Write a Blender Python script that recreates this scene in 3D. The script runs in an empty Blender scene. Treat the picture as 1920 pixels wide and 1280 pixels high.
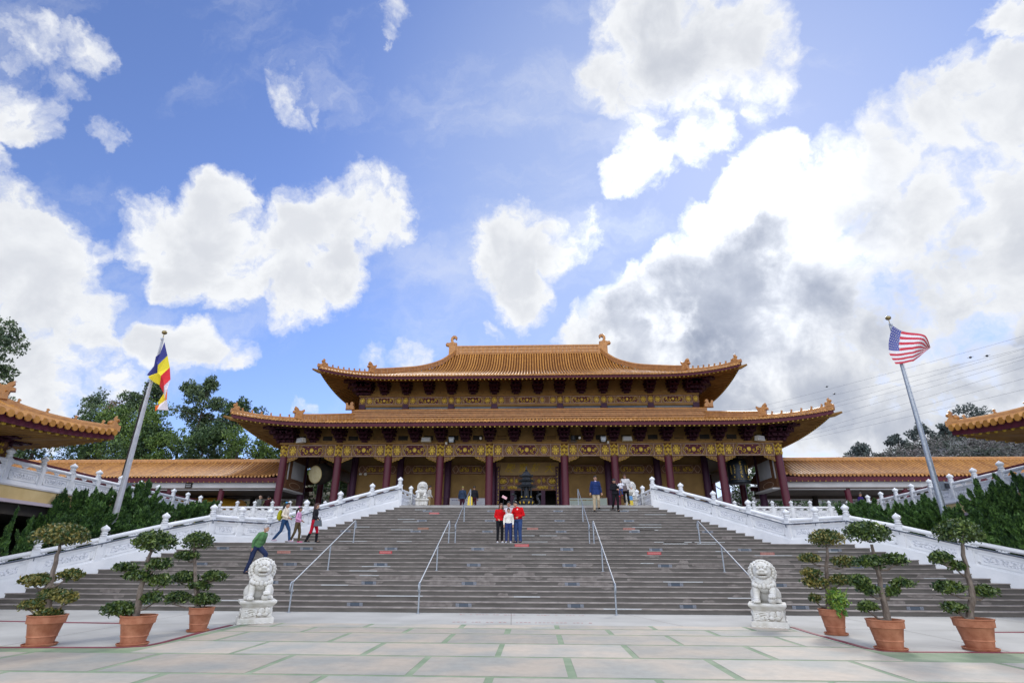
import bpy, bmesh, math, random
import numpy as np
from mathutils import Vector, Matrix
random.seed(7); rng = np.random.default_rng(7)
PI = math.pi
scn = bpy.context.scene
COL = scn.collection

# ------------------------------------------------------------------ camera
FPX, TH, PS, RO = 1002.8, .387, -.042, .004
fw = Vector((math.sin(PS)*math.cos(TH), math.cos(PS)*math.cos(TH), math.sin(TH)))
ri0 = Vector((math.cos(PS), -math.sin(PS), 0)); up0 = ri0.cross(fw)
ri = ri0*math.cos(RO) + up0*math.sin(RO); up = up0*math.cos(RO) - ri0*math.sin(RO)
cam = bpy.data.objects.new('camera', bpy.data.cameras.new('camera')); COL.objects.link(cam)
M = Matrix((ri, up, -fw)).transposed().to_4x4(); M.translation = Vector((.545, 0, 1.6))
cam.matrix_world = M
cam.data.lens = FPX/1920*36; cam.data.sensor_width = 36; cam.data.clip_end = 3000; cam.data.clip_start = .1
scn.camera = cam
def pixdir(u, v):
    return (fw + ri*((u-960)/FPX) - up*((v-640)/FPX)).normalized()

# ------------------------------------------------------------------ sky and sun
scn.view_settings.view_transform = 'Standard'; scn.view_settings.look = 'None'
scn.view_settings.exposure = 0.0; scn.view_settings.gamma = 1
SUN_EL, SUN_AZ = math.radians(38), math.radians(24)       # behind the cloud, right of the hall
world = bpy.data.worlds.new('World'); scn.world = world; world.use_nodes = True
nt = world.node_tree; nt.nodes.clear(); N = nt.nodes; L = nt.links
def nd(t, **k):
    n = N.new(t)
    for a, b in k.items(): setattr(n, a, b)
    return n
out = nd('ShaderNodeOutputWorld')
sky = nd('ShaderNodeTexSky', sky_type='NISHITA', sun_disc=False)
sky.sun_elevation = SUN_EL; sky.sun_rotation = SUN_AZ; sky.air_density = 1.0; sky.dust_density = .15; sky.ozone_density = 3.0
bg1 = nd('ShaderNodeBackground'); bg1.inputs[1].default_value = .15
tint = nd('ShaderNodeMixRGB', blend_type='MULTIPLY'); tint.inputs[0].default_value = 1; tint.inputs[2].default_value = (1.0, .98, 1.22, 1)
L.new(sky.outputs[0], tint.inputs[1]); L.new(tint.outputs[0], bg1.inputs[0])
tc = nd('ShaderNodeTexCoord'); D0 = tc.outputs['Generated']
def m(op, a, b=None, c=None, clamp=False):
    n = nd('ShaderNodeMath', operation=op, use_clamp=clamp)
    for i, x in enumerate((a, b, c)):
        if x is None: continue
        if hasattr(x, 'links'): L.new(x, n.inputs[i])
        else: n.inputs[i].default_value = x
    return n.outputs[0]
def vm(op, a, b):
    n = nd('ShaderNodeVectorMath', operation=op)
    for i, x in enumerate((a, b)):
        if hasattr(x, 'links'): L.new(x, n.inputs[i])
        elif op == 'SCALE' and i == 1: n.inputs['Scale'].default_value = x
        else: n.inputs[i].default_value = x
    return n.outputs['Value' if op == 'DOT_PRODUCT' else 0]
def noise(vec, sc, det=6, ro=.55, dist=0):
    n = nd('ShaderNodeTexNoise'); n.inputs['Scale'].default_value = sc; n.inputs['Detail'].default_value = det
    n.inputs['Roughness'].default_value = ro; n.inputs['Distortion'].default_value = dist
    L.new(vec, n.inputs['Vector']); return n
def mr(x, a, b, c=0, d=1, smooth=True):
    n = nd('ShaderNodeMapRange', interpolation_type='SMOOTHSTEP' if smooth else 'LINEAR')
    L.new(x, n.inputs[0])
    for i, q in enumerate((a, b, c, d)): n.inputs[i+1].default_value = q
    return n.outputs[0]
warp = vm('SCALE', vm('SUBTRACT', noise(D0, 4.5, 3, .55).outputs['Color'], (.5, .5, .5)), .10)
warp2 = vm('SCALE', vm('SUBTRACT', noise(D0, 16, 5, .65).outputs['Color'], (.5, .5, .5)), .075)
Dw = vm('NORMALIZE', vm('ADD', vm('ADD', D0, warp), warp2), (0,0,0))
def blobs(lst, vec, inner=.25):
    acc = None
    for (u, v, r, w) in lst:
        c = pixdir(u, v); r2 = math.hypot(u-960, v-640)/FPX
        ang = r/FPX/(1+r2*r2)**.75
        o = mr(vm('DOT_PRODUCT', vec, tuple(c)), math.cos(ang*1.35), math.cos(ang*inner), 0, w)
        acc = o if acc is None else m('MAXIMUM', acc, o)
    return acc
CL = [(290,420,85,1),(240,450,60,.9),(400,410,90,1),(420,360,60,1),(500,480,110,1),(570,430,80,1),(650,400,90,1),(710,400,85,1),(735,430,60,1),(540,560,80,1),(420,540,70,1),(340,490,80,1),(630,510,70,1),
 (0,440,120,1),(60,510,130,1),(100,610,130,1),(20,720,170,1),(150,650,90,1),(120,470,70,.9),(190,730,60,1),
 (300,650,65,.95),(360,640,60,.9),(430,650,45,.75),(765,660,42,.66),(720,690,40,.5),(935,628,26,.5),(560,755,22,.45),(590,753,18,.45),
 (30,50,70,.62),(70,110,70,.62),(150,100,55,.55),(20,190,75,.7),(80,230,55,.6),(0,300,50,.55),(110,160,50,.5),
 (525,165,42,.62),(540,205,30,.5),(585,195,24,.42),(215,245,28,.42),(728,20,38,.42),(735,65,22,.4),
 (950,480,75,1),(1040,460,60,.95),(980,550,65,1),(915,490,40,.8),(978,590,32,.8),(985,430,55,.9),(1085,450,45,.8),
 (1200,50,95,1),(1290,40,120,1),(1400,70,100,1),(1170,140,80,1),(1270,130,90,1),(1380,150,70,.9),(1230,220,70,.74),(1330,240,60,.82),(1200,300,70,.9),(1150,330,45,.9),(1280,275,60,.9),(1450,150,70,.72),(1500,110,50,.66),(1430,200,45,.6),
 (1110,620,60,1),(1190,590,80,1),(1290,530,85,1),(1345,450,70,1),(1440,330,70,1),(1475,290,45,.95),(1420,420,100,1),(1510,400,110,1),(1600,350,120,1),(1660,280,90,1),(1750,250,110,1),(1850,190,110,1),(1920,120,80,1),(1800,380,180,1),(1690,520,190,1),(1850,580,200,1),(1500,560,180,1),(1380,640,170,1),(1230,690,130,1),(1500,740,180,1),(1720,760,180,1),(1900,10,60,.9),(1900,780,180,1),(1350,800,150,.9)]
HOLE = [(1840,640,60,.4),(1650,560,45,.3),(1760,470,50,.3),(1240,255,35,.4),(1560,300,45,.25),(1260,200,30,.3),(1880,700,60,.4)]
DK = [(1210,630,95,1),(1310,590,110,1),(1390,520,80,.9),(1430,480,60,.8),(1160,645,60,.9),(1430,650,130,1),(1540,560,90,.75),(1330,690,130,1),(1480,740,140,.9),(1600,790,150,.6),(1560,430,80,.35),(1700,640,140,.35),(1850,520,120,.22),(1900,760,150,.6),
 (420,500,110,.14),(60,650,170,.12),(600,470,60,.08),(1270,60,100,.2),(960,520,60,.08)]
mask = m('SUBTRACT', blobs(CL, Dw), blobs(HOLE, Dw))
f1 = noise(vm('ADD', D0, warp), 9, 12, .57); f2 = noise(Dw, 26, 7, .58)
fb = m('ADD', m('MULTIPLY', m('SUBTRACT', f1.outputs[0], .5), 1.9), m('MULTIPLY', m('SUBTRACT', f2.outputs[0], .5), 1.35))
# unseen cloud cover added behind the viewer to light the hall front
rear = mr(vm('DOT_PRODUCT', D0, (0, -.78, .62)), .3, .7, 0, .66)
mask = m('MAXIMUM', mask, rear)
val = m('ADD', mask, fb)
alpha = m('POWER', mr(val, .22, .86, smooth=False), 1.3)
alpha = m('MULTIPLY', alpha, mr(mask, .02, .3), clamp=True)
dark = m('ADD', blobs(DK, Dw, .1), 0)
dark = m('MULTIPLY', dark, m('ADD', 1, m('MULTIPLY', m('SUBTRACT', f1.outputs[0], .5), 2.2)), clamp=True)
f3 = noise(D0, 6, 6, .5)
tone = m('ADD', m('MULTIPLY', dark, .64), m('MULTIPLY', m('ADD', m('MULTIPLY', m('SUBTRACT', f3.outputs[0], .5), 1.5), m('MULTIPLY', m('SUBTRACT', f1.outputs[0], .5), .7)), mr(dark, .0, .5, .25, 1)), clamp=True)
tone = m('MULTIPLY', tone, mr(val, .45, .9, .6, 1))
thick = mr(m('ADD', mask, m('MULTIPLY', m('SUBTRACT', f1.outputs[0], .5), 2.6)), .65, 1.35, 0, 1)
cc = nd('ShaderNodeMixRGB'); cc.inputs[1].default_value = (.94, .96, .99, 1); cc.inputs[2].default_value = (.73, .755, .81, 1); L.new(m('MULTIPLY', thick, .85), cc.inputs[0])
edge = nd('ShaderNodeMixRGB'); edge.inputs[2].default_value = (.31, .36, .48, 1)
L.new(tone, edge.inputs[0]); L.new(cc.outputs[0], edge.inputs[1])
# thin haze of light round the hidden sun
glow = mr(vm('DOT_PRODUCT', D0, tuple(pixdir(1300, 440))), .72, 1.0, 0, 1)
glow = m('POWER', glow, 1.6)
rear_fill = mr(vm('DOT_PRODUCT', D0, (0, -.78, .62)), .1, .85, 0, 2.3)  # extra brightness added to the unseen rear clouds as fill light
st = m('ADD', m('ADD', 1.0, m('MULTIPLY', m('MULTIPLY', mr(vm('DOT_PRODUCT', D0, tuple(pixdir(1330, 460))), .955, .995, 0, .55), m('SUBTRACT', 1, tone, clamp=True)), 1)), rear_fill)
alpha = m('MAXIMUM', alpha, mr(dark, .15, .6))
mp = nd('ShaderNodeMapping'); mp.inputs['Rotation'].default_value = (.3, .2, .9); mp.inputs['Scale'].default_value = (1.0, 3.2, 1.6); L.new(Dw, mp.inputs[0])
cirrus = mr(noise(mp.outputs[0], 2.6, 10, .62).outputs[0], .46, .74, 0, .42)
alpha = m('MAXIMUM', alpha, cirrus)
bg2 = nd('ShaderNodeBackground'); L.new(edge.outputs[0], bg2.inputs[0]); L.new(st, bg2.inputs[1])
veil = nd('ShaderNodeBackground'); veil.inputs[0].default_value = (.55, .66, .88, 1); veil.inputs[1].default_value = .95
mv = nd('ShaderNodeMixShader'); L.new(m('MULTIPLY', glow, .55, clamp=True), mv.inputs[0]); L.new(bg1.outputs[0], mv.inputs[1]); L.new(veil.outputs[0], mv.inputs[2])
mx = nd('ShaderNodeMixShader'); L.new(alpha, mx.inputs[0]); L.new(mv.outputs[0], mx.inputs[1]); L.new(bg2.outputs[0], mx.inputs[2])
L.new(mx.outputs[0], out.inputs[0])
sun = bpy.data.objects.new('sun', bpy.data.lights.new('sun', 'SUN')); COL.objects.link(sun)
sun.data.energy = 1.5; sun.data.angle = math.radians(10); sun.data.color = (1, .95, .88)
sd = Vector((math.sin(SUN_AZ)*math.cos(SUN_EL), math.cos(SUN_AZ)*math.cos(SUN_EL), math.sin(SUN_EL)))
sun.rotation_euler = sd.to_track_quat('Z', 'Y').to_euler()

# ------------------------------------------------------------------ helpers
def mat(name, c1, c2=None, sc=3, rough=.6, bump=0, bsc=None, metal=0, spec=.5, det=5, lo=.35, hi=.65, stretch=None, island=None, sheen=0):
    mt = bpy.data.materials.new(name); mt.use_nodes = True; t = mt.node_tree; n = t.nodes; b = n['Principled BSDF']
    b.inputs['Roughness'].default_value = rough; b.inputs['Metallic'].default_value = metal
    b.inputs['Specular IOR Level'].default_value = spec
    c = n.new('ShaderNodeTexCoord'); vec = c.outputs['Object']
    if stretch:
        mp = n.new('ShaderNodeMapping'); mp.inputs['Scale'].default_value = stretch; t.links.new(vec, mp.inputs[0]); vec = mp.outputs[0]
    if c2 is None: b.inputs['Base Color'].default_value = (*c1, 1)
    else:
        r = n.new('ShaderNodeValToRGB'); r.color_ramp.elements[0].position = lo; r.color_ramp.elements[1].position = hi
        r.color_ramp.elements[0].color = (*c1, 1); r.color_ramp.elements[1].color = (*c2, 1)
        if island:
            g = n.new('ShaderNodeNewGeometry'); nz = n.new('ShaderNodeTexNoise'); nz.inputs['Scale'].default_value = sc; t.links.new(vec, nz.inputs[0])
            a = n.new('ShaderNodeMath'); a.operation = 'ADD'; s = n.new('ShaderNodeMath'); s.operation = 'MULTIPLY_ADD'
            s.inputs[1].default_value = island; s.inputs[2].default_value = -island/2
            t.links.new(g.outputs['Random Per Island'], s.inputs[0]); t.links.new(s.outputs[0], a.inputs[0]); t.links.new(nz.outputs[0], a.inputs[1]); t.links.new(a.outputs[0], r.inputs[0])
        else:
            nz = n.new('ShaderNodeTexNoise'); nz.inputs['Scale'].default_value = sc; nz.inputs['Detail'].default_value = det
            t.links.new(vec, nz.inputs[0]); t.links.new(nz.outputs[0], r.inputs[0])
        t.links.new(r.outputs[0], b.inputs['Base Color'])
    if bump:
        n2 = n.new('ShaderNodeTexNoise'); n2.inputs['Scale'].default_value = bsc or sc*6; n2.inputs['Detail'].default_value = 6
        t.links.new(vec, n2.inputs[0]); bp = n.new('ShaderNodeBump'); bp.inputs['Strength'].default_value = bump; bp.inputs['Distance'].default_value = .02
        t.links.new(n2.outputs[0], bp.inputs['Height']); t.links.new(bp.outputs[0], b.inputs['Normal'])
    return mt
def tag(o, label=None, cat=None, group=None, kind=None):
    for k, v in (('label', label), ('category', cat), ('group', group), ('kind', kind)):
        if v: o[k] = v
    return o
def empty(name, loc, label, cat, group=None, rz=0):
    o = bpy.data.objects.new(name, None); COL.objects.link(o); o.location = loc; o.rotation_euler = (0, 0, rz); o.empty_display_size = .2
    return tag(o, label, cat, group)
class MB:
    def __init__(s): s.v = []; s.f = []; s.T = None
    def add(s, vs, fs):
        k = len(s.v)
        if s.T is not None: vs = [tuple(s.T @ Vector(p)) for p in vs]
        s.v += [tuple(p) for p in vs]; s.f += [tuple(k+i for i in f) for f in fs]; return s
    def box(s, x0, x1, y0, y1, z0, z1):
        return s.add([(x0,y0,z0),(x1,y0,z0),(x1,y1,z0),(x0,y1,z0),(x0,y0,z1),(x1,y0,z1),(x1,y1,z1),(x0,y1,z1)],
                     [(0,3,2,1),(4,5,6,7),(0,1,5,4),(1,2,6,5),(2,3,7,6),(3,0,4,7)])
    def cbox(s, c, d): return s.box(c[0]-d[0]/2, c[0]+d[0]/2, c[1]-d[1]/2, c[1]+d[1]/2, c[2]-d[2]/2, c[2]+d[2]/2)
    def frus(s, c, d0, d1, z0, z1):      # box that widens from d0 to d1
        v = []
        for z, d in ((z0, d0), (z1, d1)):
            for a, b in ((-1,-1),(1,-1),(1,1),(-1,1)): v.append((c[0]+a*d[0]/2, c[1]+b*d[1]/2, z))
        return s.add(v, [(0,3,2,1),(4,5,6,7),(0,1,5,4),(1,2,6,5),(2,3,7,6),(3,0,4,7)])
    def tube(s, pts, r, n=8, cap=True):
        pts = [Vector(p) for p in pts]; rs = r if hasattr(r, '__len__') else [r]*len(pts); vs = []; fs = []
        pu = None
        for i, p in enumerate(pts):
            d = (pts[min(i+1, len(pts)-1)] - pts[max(i-1, 0)]).normalized()
            a = Vector((0,0,1)) if abs(d.z) < .9 else Vector((1,0,0))
            u = d.cross(a).normalized() if pu is None else (pu - d*pu.dot(d)).normalized(); pu = u; w = d.cross(u)
            for j in range(n): t = 2*PI*j/n; vs.append(p + (u*math.cos(t) + w*math.sin(t))*rs[i])
        for i in range(len(pts)-1):
            for j in range(n): fs.append((i*n+j, i*n+(j+1)%n, (i+1)*n+(j+1)%n, (i+1)*n+j))
        if cap: fs += [tuple(range(n))[::-1], tuple(range((len(pts)-1)*n, len(pts)*n))]
        return s.add(vs, fs)
    def lathe(s, prof, n=12, c=(0,0,0), rot=0, sx=1, sy=1):
        vs = []; fs = []
        for (r, z) in prof:
            for j in range(n): t = 2*PI*j/n+rot; vs.append((c[0]+r*math.cos(t)*sx, c[1]+r*math.sin(t)*sy, c[2]+z))
        for i in range(len(prof)-1):
            for j in range(n): fs.append((i*n+j, i*n+(j+1)%n, (i+1)*n+(j+1)%n, (i+1)*n+j))
        fs += [tuple(range(n))[::-1], tuple(range((len(prof)-1)*n, len(prof)*n))]
        return s.add(vs, fs)
    def ball(s, c, r, n=8, k=6):
        r = r if hasattr(r, '__len__') else (r, r, r); vs = []; fs = []
        for i in range(k+1):
            ph = PI*i/k
            for j in range(n): t = 2*PI*j/n; vs.append((c[0]+r[0]*math.sin(ph)*math.cos(t), c[1]+r[1]*math.sin(ph)*math.sin(t), c[2]-r[2]*math.cos(ph)))
        for i in range(k):
            for j in range(n): fs.append((i*n+j, i*n+(j+1)%n, (i+1)*n+(j+1)%n, (i+1)*n+j))
        return s.add(vs, fs)
    def cap(s, a, b, ra, rb, n=10):      # closed tapered capsule
        a = Vector(a); b = Vector(b); d = b-a; l = d.length or 1e-6; d /= l; pts = []; rs = []
        for t in (-.98, -.8, -.45, 0): pts.append(a + d*ra*t); rs.append(ra*math.sqrt(1-t*t))
        for t in (0, .45, .8, .98): pts.append(b + d*rb*t); rs.append(rb*math.sqrt(1-t*t))
        return s.tube(pts, rs, n)
    def prism(s, poly, x0, x1, axis='x', bev=0):   # poly in the plane normal to axis
        n = len(poly); cx = sum(p[0] for p in poly)/n; cy = sum(p[1] for p in poly)/n; vs = []
        lay = [(x0, 1), (x1, 1)] if not bev else [(x0, 1-bev), (x0+(x1-x0)*.3, 1), (x0+(x1-x0)*.7, 1), (x1, 1-bev)]
        for x, k in lay:
            for p in poly:
                a, b = cx+(p[0]-cx)*k, cy+(p[1]-cy)*k
                vs.append({'x': (x, a, b), 'y': (a, x, b), 'z': (a, b, x)}[axis])
        fs = []
        for i in range(len(lay)-1):
            for j in range(n): fs.append((i*n+j, i*n+(j+1)%n, (i+1)*n+(j+1)%n, (i+1)*n+j))
        fs += [tuple(range(n))[::-1], tuple(range((len(lay)-1)*n, len(lay)*n))]
        return s.add(vs, fs)
    def grid(s, fn, nu, nv):
        vs = [fn(i/nu, j/nv) for i in range(nu+1) for j in range(nv+1)]
        return s.add(vs, [(i*(nv+1)+j, (i+1)*(nv+1)+j, (i+1)*(nv+1)+j+1, i*(nv+1)+j+1) for i in range(nu) for j in range(nv)])
    def sweep(s, pts, w, h, side=None):  # rectangular bar along pts, standing on them
        vs = []; fs = []; pts = [Vector(p) for p in pts]
        for i, p in enumerate(pts):
            d = (pts[min(i+1, len(pts)-1)] - pts[max(i-1, 0)]); d.z = 0; d.normalize(); q = Vector((-d.y, d.x, 0))*w/2
            vs += [p-q, p+q, p+q+Vector((0,0,h)), p-q+Vector((0,0,h))]
        for i in range(len(pts)-1):
            for j in range(4): fs.append((i*4+j, (i+1)*4+j, (i+1)*4+(j+1)%4, i*4+(j+1)%4))
        k = (len(pts)-1)*4; fs += [(0,1,2,3), (k+3,k+2,k+1,k)]
        return s.add(vs, fs)
    def rib(s, pts, side, r, n=5, disc=True):   # half round tile row
        vs = []; fs = []; side = Vector(side)
        for p in pts:
            p = Vector(p)
            for j in range(n+1): t = PI*j/n; vs.append(p + side*(r*math.cos(t)) + Vector((0,0,1))*(r*math.sin(t)*1.25+.012))
        for i in range(len(pts)-1):
            for j in range(n): fs.append((i*(n+1)+j, i*(n+1)+j+1, (i+1)*(n+1)+j+1, (i+1)*(n+1)+j))
        fs.append(tuple(range(n+1)))
        s.add(vs, fs)
        if disc:
            d = (Vector(pts[0]) - Vector(pts[1])).normalized(); p = Vector(pts[0])
            s.tube([p + Vector((0,0,.01)), p + Vector((d.x*.05, d.y*.05, .01))], r*1.12, 8)
        return s
    def build(s, name, m_, parent=None, smooth=False, edge=None):
        me = bpy.data.meshes.new(name); me.from_pydata(s.v, [], s.f)
        bm = bmesh.new(); bm.from_mesh(me); bmesh.ops.recalc_face_normals(bm, faces=bm.faces); bm.to_mesh(me); bm.free()
        me.materials.append(m_)
        if smooth:
            me.polygons.foreach_set('use_smooth', [True]*len(me.polygons))
            me.set_sharp_from_angle(angle=math.radians(edge or 45))
        o = bpy.data.objects.new(name, me); COL.objects.link(o)
        if parent: o.parent = parent; o.location = (0, 0, 0)
        return o
def dup(root, loc, label=None, rz=None, sc=None):
    r = root.copy(); COL.objects.link(r); r.location = loc
    if label: r['label'] = label
    if rz is not None: r.rotation_euler = (0, 0, rz)
    if sc: r.scale = sc
    for ch in root.children:
        c = ch.copy(); COL.objects.link(c); c.parent = r
        for g in ch.children:
            d = g.copy(); COL.objects.link(d); d.parent = c
    return r
def leaves(name, pts, size, m_, parent=None, asp=1.6, upb=0.0, dirs=None, jit=.4):
    P = np.asarray(pts, dtype=np.float32); n = len(P)
    u = rng.normal(size=(n,3)); u[:,2] += upb
    if dirs is not None: u = np.asarray(dirs) + rng.normal(size=(n,3))*jit
    u /= np.linalg.norm(u, axis=1)[:,None]+1e-9
    w = rng.normal(size=(n,3)); w -= (w*u).sum(1)[:,None]*u; w /= np.linalg.norm(w, axis=1)[:,None]+1e-9
    s = (np.asarray(size)*rng.uniform(.6, 1.35, n)).reshape(-1,1)
    V = np.stack([P-u*s*asp*.5, P+w*s*.42, P+u*s*asp*.5, P-w*s*.42], 1).reshape(-1,3).astype(np.float32)
    me = bpy.data.meshes.new(name); me.vertices.add(4*n); me.vertices.foreach_set('co', V.ravel())
    me.loops.add(4*n); me.loops.foreach_set('vertex_index', np.arange(4*n, dtype=np.int32))
    me.polygons.add(n); me.polygons.foreach_set('loop_start', np.arange(0, 4*n, 4, dtype=np.int32)); me.polygons.foreach_set('loop_total', np.full(n, 4, np.int32))
    me.update(); me.validate(); me.materials.append(m_)
    o = bpy.data.objects.new(name, me); COL.objects.link(o)
    if parent: o.parent = parent
    return o
def remesh(o, vox, smooth=3):
    r = o.modifiers.new('remesh', 'REMESH'); r.mode = 'VOXEL'; r.voxel_size = vox; r.use_smooth_shade = True
    if smooth: k = o.modifiers.new('smooth', 'SMOOTH'); k.iterations = smooth; k.factor = .5
    return o

# ------------------------------------------------------------------ materials
WHITE = mat('white_marble', (.72,.735,.755), (.84,.845,.855), 1.4, .55, .2, 30, det=9)
CARVE = mat('white_carving', (.5,.52,.56), (.80,.81,.84), 16, .6, .9, 20, lo=.38, hi=.55)
STEPM = mat('dark_granite', (.096,.088,.080), (.142,.130,.119), 1.3, .85, .3, 60, stretch=(1,1,6))
TREAD = mat('worn_nosing', (.19,.166,.152), (.32,.285,.265), 3, .7, .2, 40)
PATCH = mat('pale_stone_patch', (.16,.14,.13), (.25,.225,.21), 6, .85)
TILE = mat('glazed_tile', (.29,.12,.022), (.50,.235,.05), 3, .34, .35, 14, spec=.4, island=.35, lo=.25, hi=.75)
TILEB = mat('glazed_tile_bed', (.06,.02,.006), (.13,.045,.012), 6, .7, .4, 14, spec=.08)
RIDGE = mat('ridge_glaze', (.34,.14,.03), (.48,.22,.055), 4, .35, .5, 9)
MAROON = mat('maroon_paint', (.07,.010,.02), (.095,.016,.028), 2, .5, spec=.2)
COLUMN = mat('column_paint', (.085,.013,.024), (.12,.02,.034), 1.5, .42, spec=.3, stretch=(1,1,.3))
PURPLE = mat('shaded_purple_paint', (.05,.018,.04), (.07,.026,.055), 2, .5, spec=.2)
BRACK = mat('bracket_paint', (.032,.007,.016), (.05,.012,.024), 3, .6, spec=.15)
OCHRE = mat('ochre_plaster', (.20,.115,.033), (.255,.15,.045), 1.2, .8, .1, 30)
OCHRE2 = mat('ochre_timber', (.21,.112,.033), (.28,.155,.047), 2, .7, spec=.2)
GOLD = mat('gold_leaf', (.44,.28,.02), (.66,.45,.042), 9, .42, .3, 30, metal=.1)
BROWN = mat('carved_brown', (.10,.038,.016), (.20,.085,.03), 9, .6, .5, 25)
PINK = mat('pale_outline', (.50,.36,.27), None, rough=.6)
BLACK = mat('black_iron', (.012,.014,.018), (.03,.034,.04), 6, .35, .3, 20, metal=.3)
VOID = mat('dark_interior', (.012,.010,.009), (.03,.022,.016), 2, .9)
STEEL = mat('galvanised_steel', (.30,.34,.39), (.42,.45,.49), 12, .5, metal=.6)
GRABM = mat('blue_grey_rail', (.10,.12,.16), None, rough=.45, metal=.4)
POLEM = mat('pole_aluminium', (.42,.42,.45), (.50,.50,.53), 5, .6, metal=.2)
TERRA = mat('terracotta', (.31,.105,.05), (.46,.19,.105), 5, .8, .3, 30)
SOIL = mat('soil', (.05,.03,.02), (.11,.07,.04), 12, .95, .8, 20)
BARK = mat('bark', (.10,.075,.06), (.22,.18,.15), 14, .9, .8, 40, stretch=(1,1,.4))
BARKD = mat('dark_bark', (.035,.028,.024), (.08,.062,.05), 8, .9, .6, 20)
LEAF = mat('glossy_leaf', (.016,.045,.012), (.15,.21,.038), 5, .45, island=.7, lo=.3, hi=1.0)
LEAFR = mat('rusty_leaf', (.03,.07,.016), (.32,.25,.06), 3, .5, island=.7, lo=.32, hi=1.0)
JUNI = mat('juniper_leaf', (.02,.06,.018), (.15,.29,.06), 2.2, .6, island=.55, lo=.35, hi=.85)
WEED = mat('bright_leaf', (.08,.20,.03), (.25,.36,.05), 5, .5, island=.7)
EUCA = mat('grey_green_leaf', (.035,.07,.032), (.18,.25,.10), .7, .6, island=.6, lo=.3, hi=.9)
DARKL = mat('dark_tree_leaf', (.02,.055,.02), (.11,.18,.05), .6, .6, island=.6, lo=.3, hi=.9)
LIME = mat('fresh_leaf', (.04,.09,.015), (.20,.30,.05), .6, .6, island=.6, lo=.3, hi=.9)
RUSTY = mat('dry_leaf', (.09,.055,.03), (.24,.14,.08), .7, .7, island=.6, lo=.3, hi=.9)
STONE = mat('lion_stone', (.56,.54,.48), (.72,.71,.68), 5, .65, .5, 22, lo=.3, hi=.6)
def crevice_shade(mt, col, a=.40, c=.497):  # darkens creases in the base colour, standing in for shade
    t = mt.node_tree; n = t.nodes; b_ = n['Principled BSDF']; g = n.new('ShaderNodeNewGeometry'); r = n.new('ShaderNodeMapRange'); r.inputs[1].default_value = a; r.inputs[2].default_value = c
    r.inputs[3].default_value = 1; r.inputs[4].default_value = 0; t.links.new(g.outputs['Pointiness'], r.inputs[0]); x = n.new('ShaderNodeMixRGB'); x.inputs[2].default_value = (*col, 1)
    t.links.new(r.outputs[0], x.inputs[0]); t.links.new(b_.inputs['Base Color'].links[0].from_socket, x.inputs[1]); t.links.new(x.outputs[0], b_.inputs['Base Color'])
crevice_shade(STONE, (.15,.11,.06), .44, .503)
YELLOW = mat('yellow_plaster', (.55,.40,.17), (.66,.50,.24), 1.2, .8, .1, 20)
LAVEN = mat('pinkish_ledge', (.50,.42,.46), None, rough=.7)
GREYP = mat('grey_panel', (.36,.36,.38), (.44,.44,.46), 1.5, .7)
BEAMW = mat('white_beam', (.50,.49,.49), (.58,.57,.57), 1.2, .7)
REDP = mat('red_sign_paint', (.42,.02,.03), None, rough=.4)
SUNW = mat('off_white', (.72,.70,.64), None, rough=.6)

# ------------------------------------------------------------------ ground and plaza
def sheet(name, pts, z, m_, kind='structure', th=0):
    b = MB(); 
    if th: b.prism(pts, z-th, z, 'z')
    else: b.add([(x, y, z) for x, y in pts], [tuple(range(len(pts)))])
    o = b.build(name, m_); o['kind'] = kind; return o
GROUND = mat('ground_dirt', (.10,.09,.07), (.16,.14,.10), .05, .95)
sheet('ground', [(-900,-300),(900,-300),(900,1500),(-900,1500)], -.02, GROUND)
CONC = mat('grey_concrete', (.34,.335,.315), (.44,.435,.41), .55, .75, .12, 25, det=9)
JOINT = mat('green_paving_joint', (.17,.24,.145), (.27,.32,.22), 1.6, .8, .2, 30, det=8)
def slabmat():
    mt = mat('pink_grey_slab', (.33,.33,.30), (.46,.395,.32), .8, .7, .12, 22, det=8, lo=.36, hi=.62)
    t = mt.node_tree; n = t.nodes; b = n['Principled BSDF']; ramp = [x for x in n if x.type == 'VALTORGB'][0]
    g = n.new('ShaderNodeNewGeometry'); h = n.new('ShaderNodeHueSaturation'); mp = n.new('ShaderNodeMapRange')
    mp.inputs[3].default_value = .84; mp.inputs[4].default_value = 1.12
    t.links.new(g.outputs['Random Per Island'], mp.inputs[0]); t.links.new(mp.outputs[0], h.inputs['Value'])
    t.links.new(ramp.outputs[0], h.inputs['Color'])
    n3 = n.new('ShaderNodeTexNoise'); n3.inputs['Scale'].default_value = 5; n3.inputs['Detail'].default_value = 10; n3.inputs['Roughness'].default_value = .7
    c = [x for x in n if x.type == 'TEX_COORD'][0]; t.links.new(c.outputs['Object'], n3.inputs[0])
    m3 = n.new('ShaderNodeMapRange'); m3.inputs[1].default_value = .3; m3.inputs[2].default_value = .7; m3.inputs[3].default_value = .86; m3.inputs[4].default_value = 1.06
    t.links.new(n3.outputs[0], m3.inputs[0]); mu = n.new('ShaderNodeMixRGB'); mu.blend_type = 'MULTIPLY'; mu.inputs[0].default_value = 1
    t.links.new(h.outputs[0], mu.inputs[1]); t.links.new(m3.outputs[0], mu.inputs[2]); t.links.new(mu.outputs[0], b.inputs['Base Color'])
    return mt
SLAB = slabmat()
sheet('plaza', [(-40,-12),(40,-12),(40,32),(-40,32)], 0, CONC)
sheet('plaza_joints', [(-6.95,15.95),(-7.2,15.0),(-7.05,11.9),(-7.6,11.5),(-40,11.2),(-40,-10),(40,-10),(40,11.95),(7.6,11.95),(7.0,12.3),(6.95,14.9),(7.0,15.95)], .004, JOINT)
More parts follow.
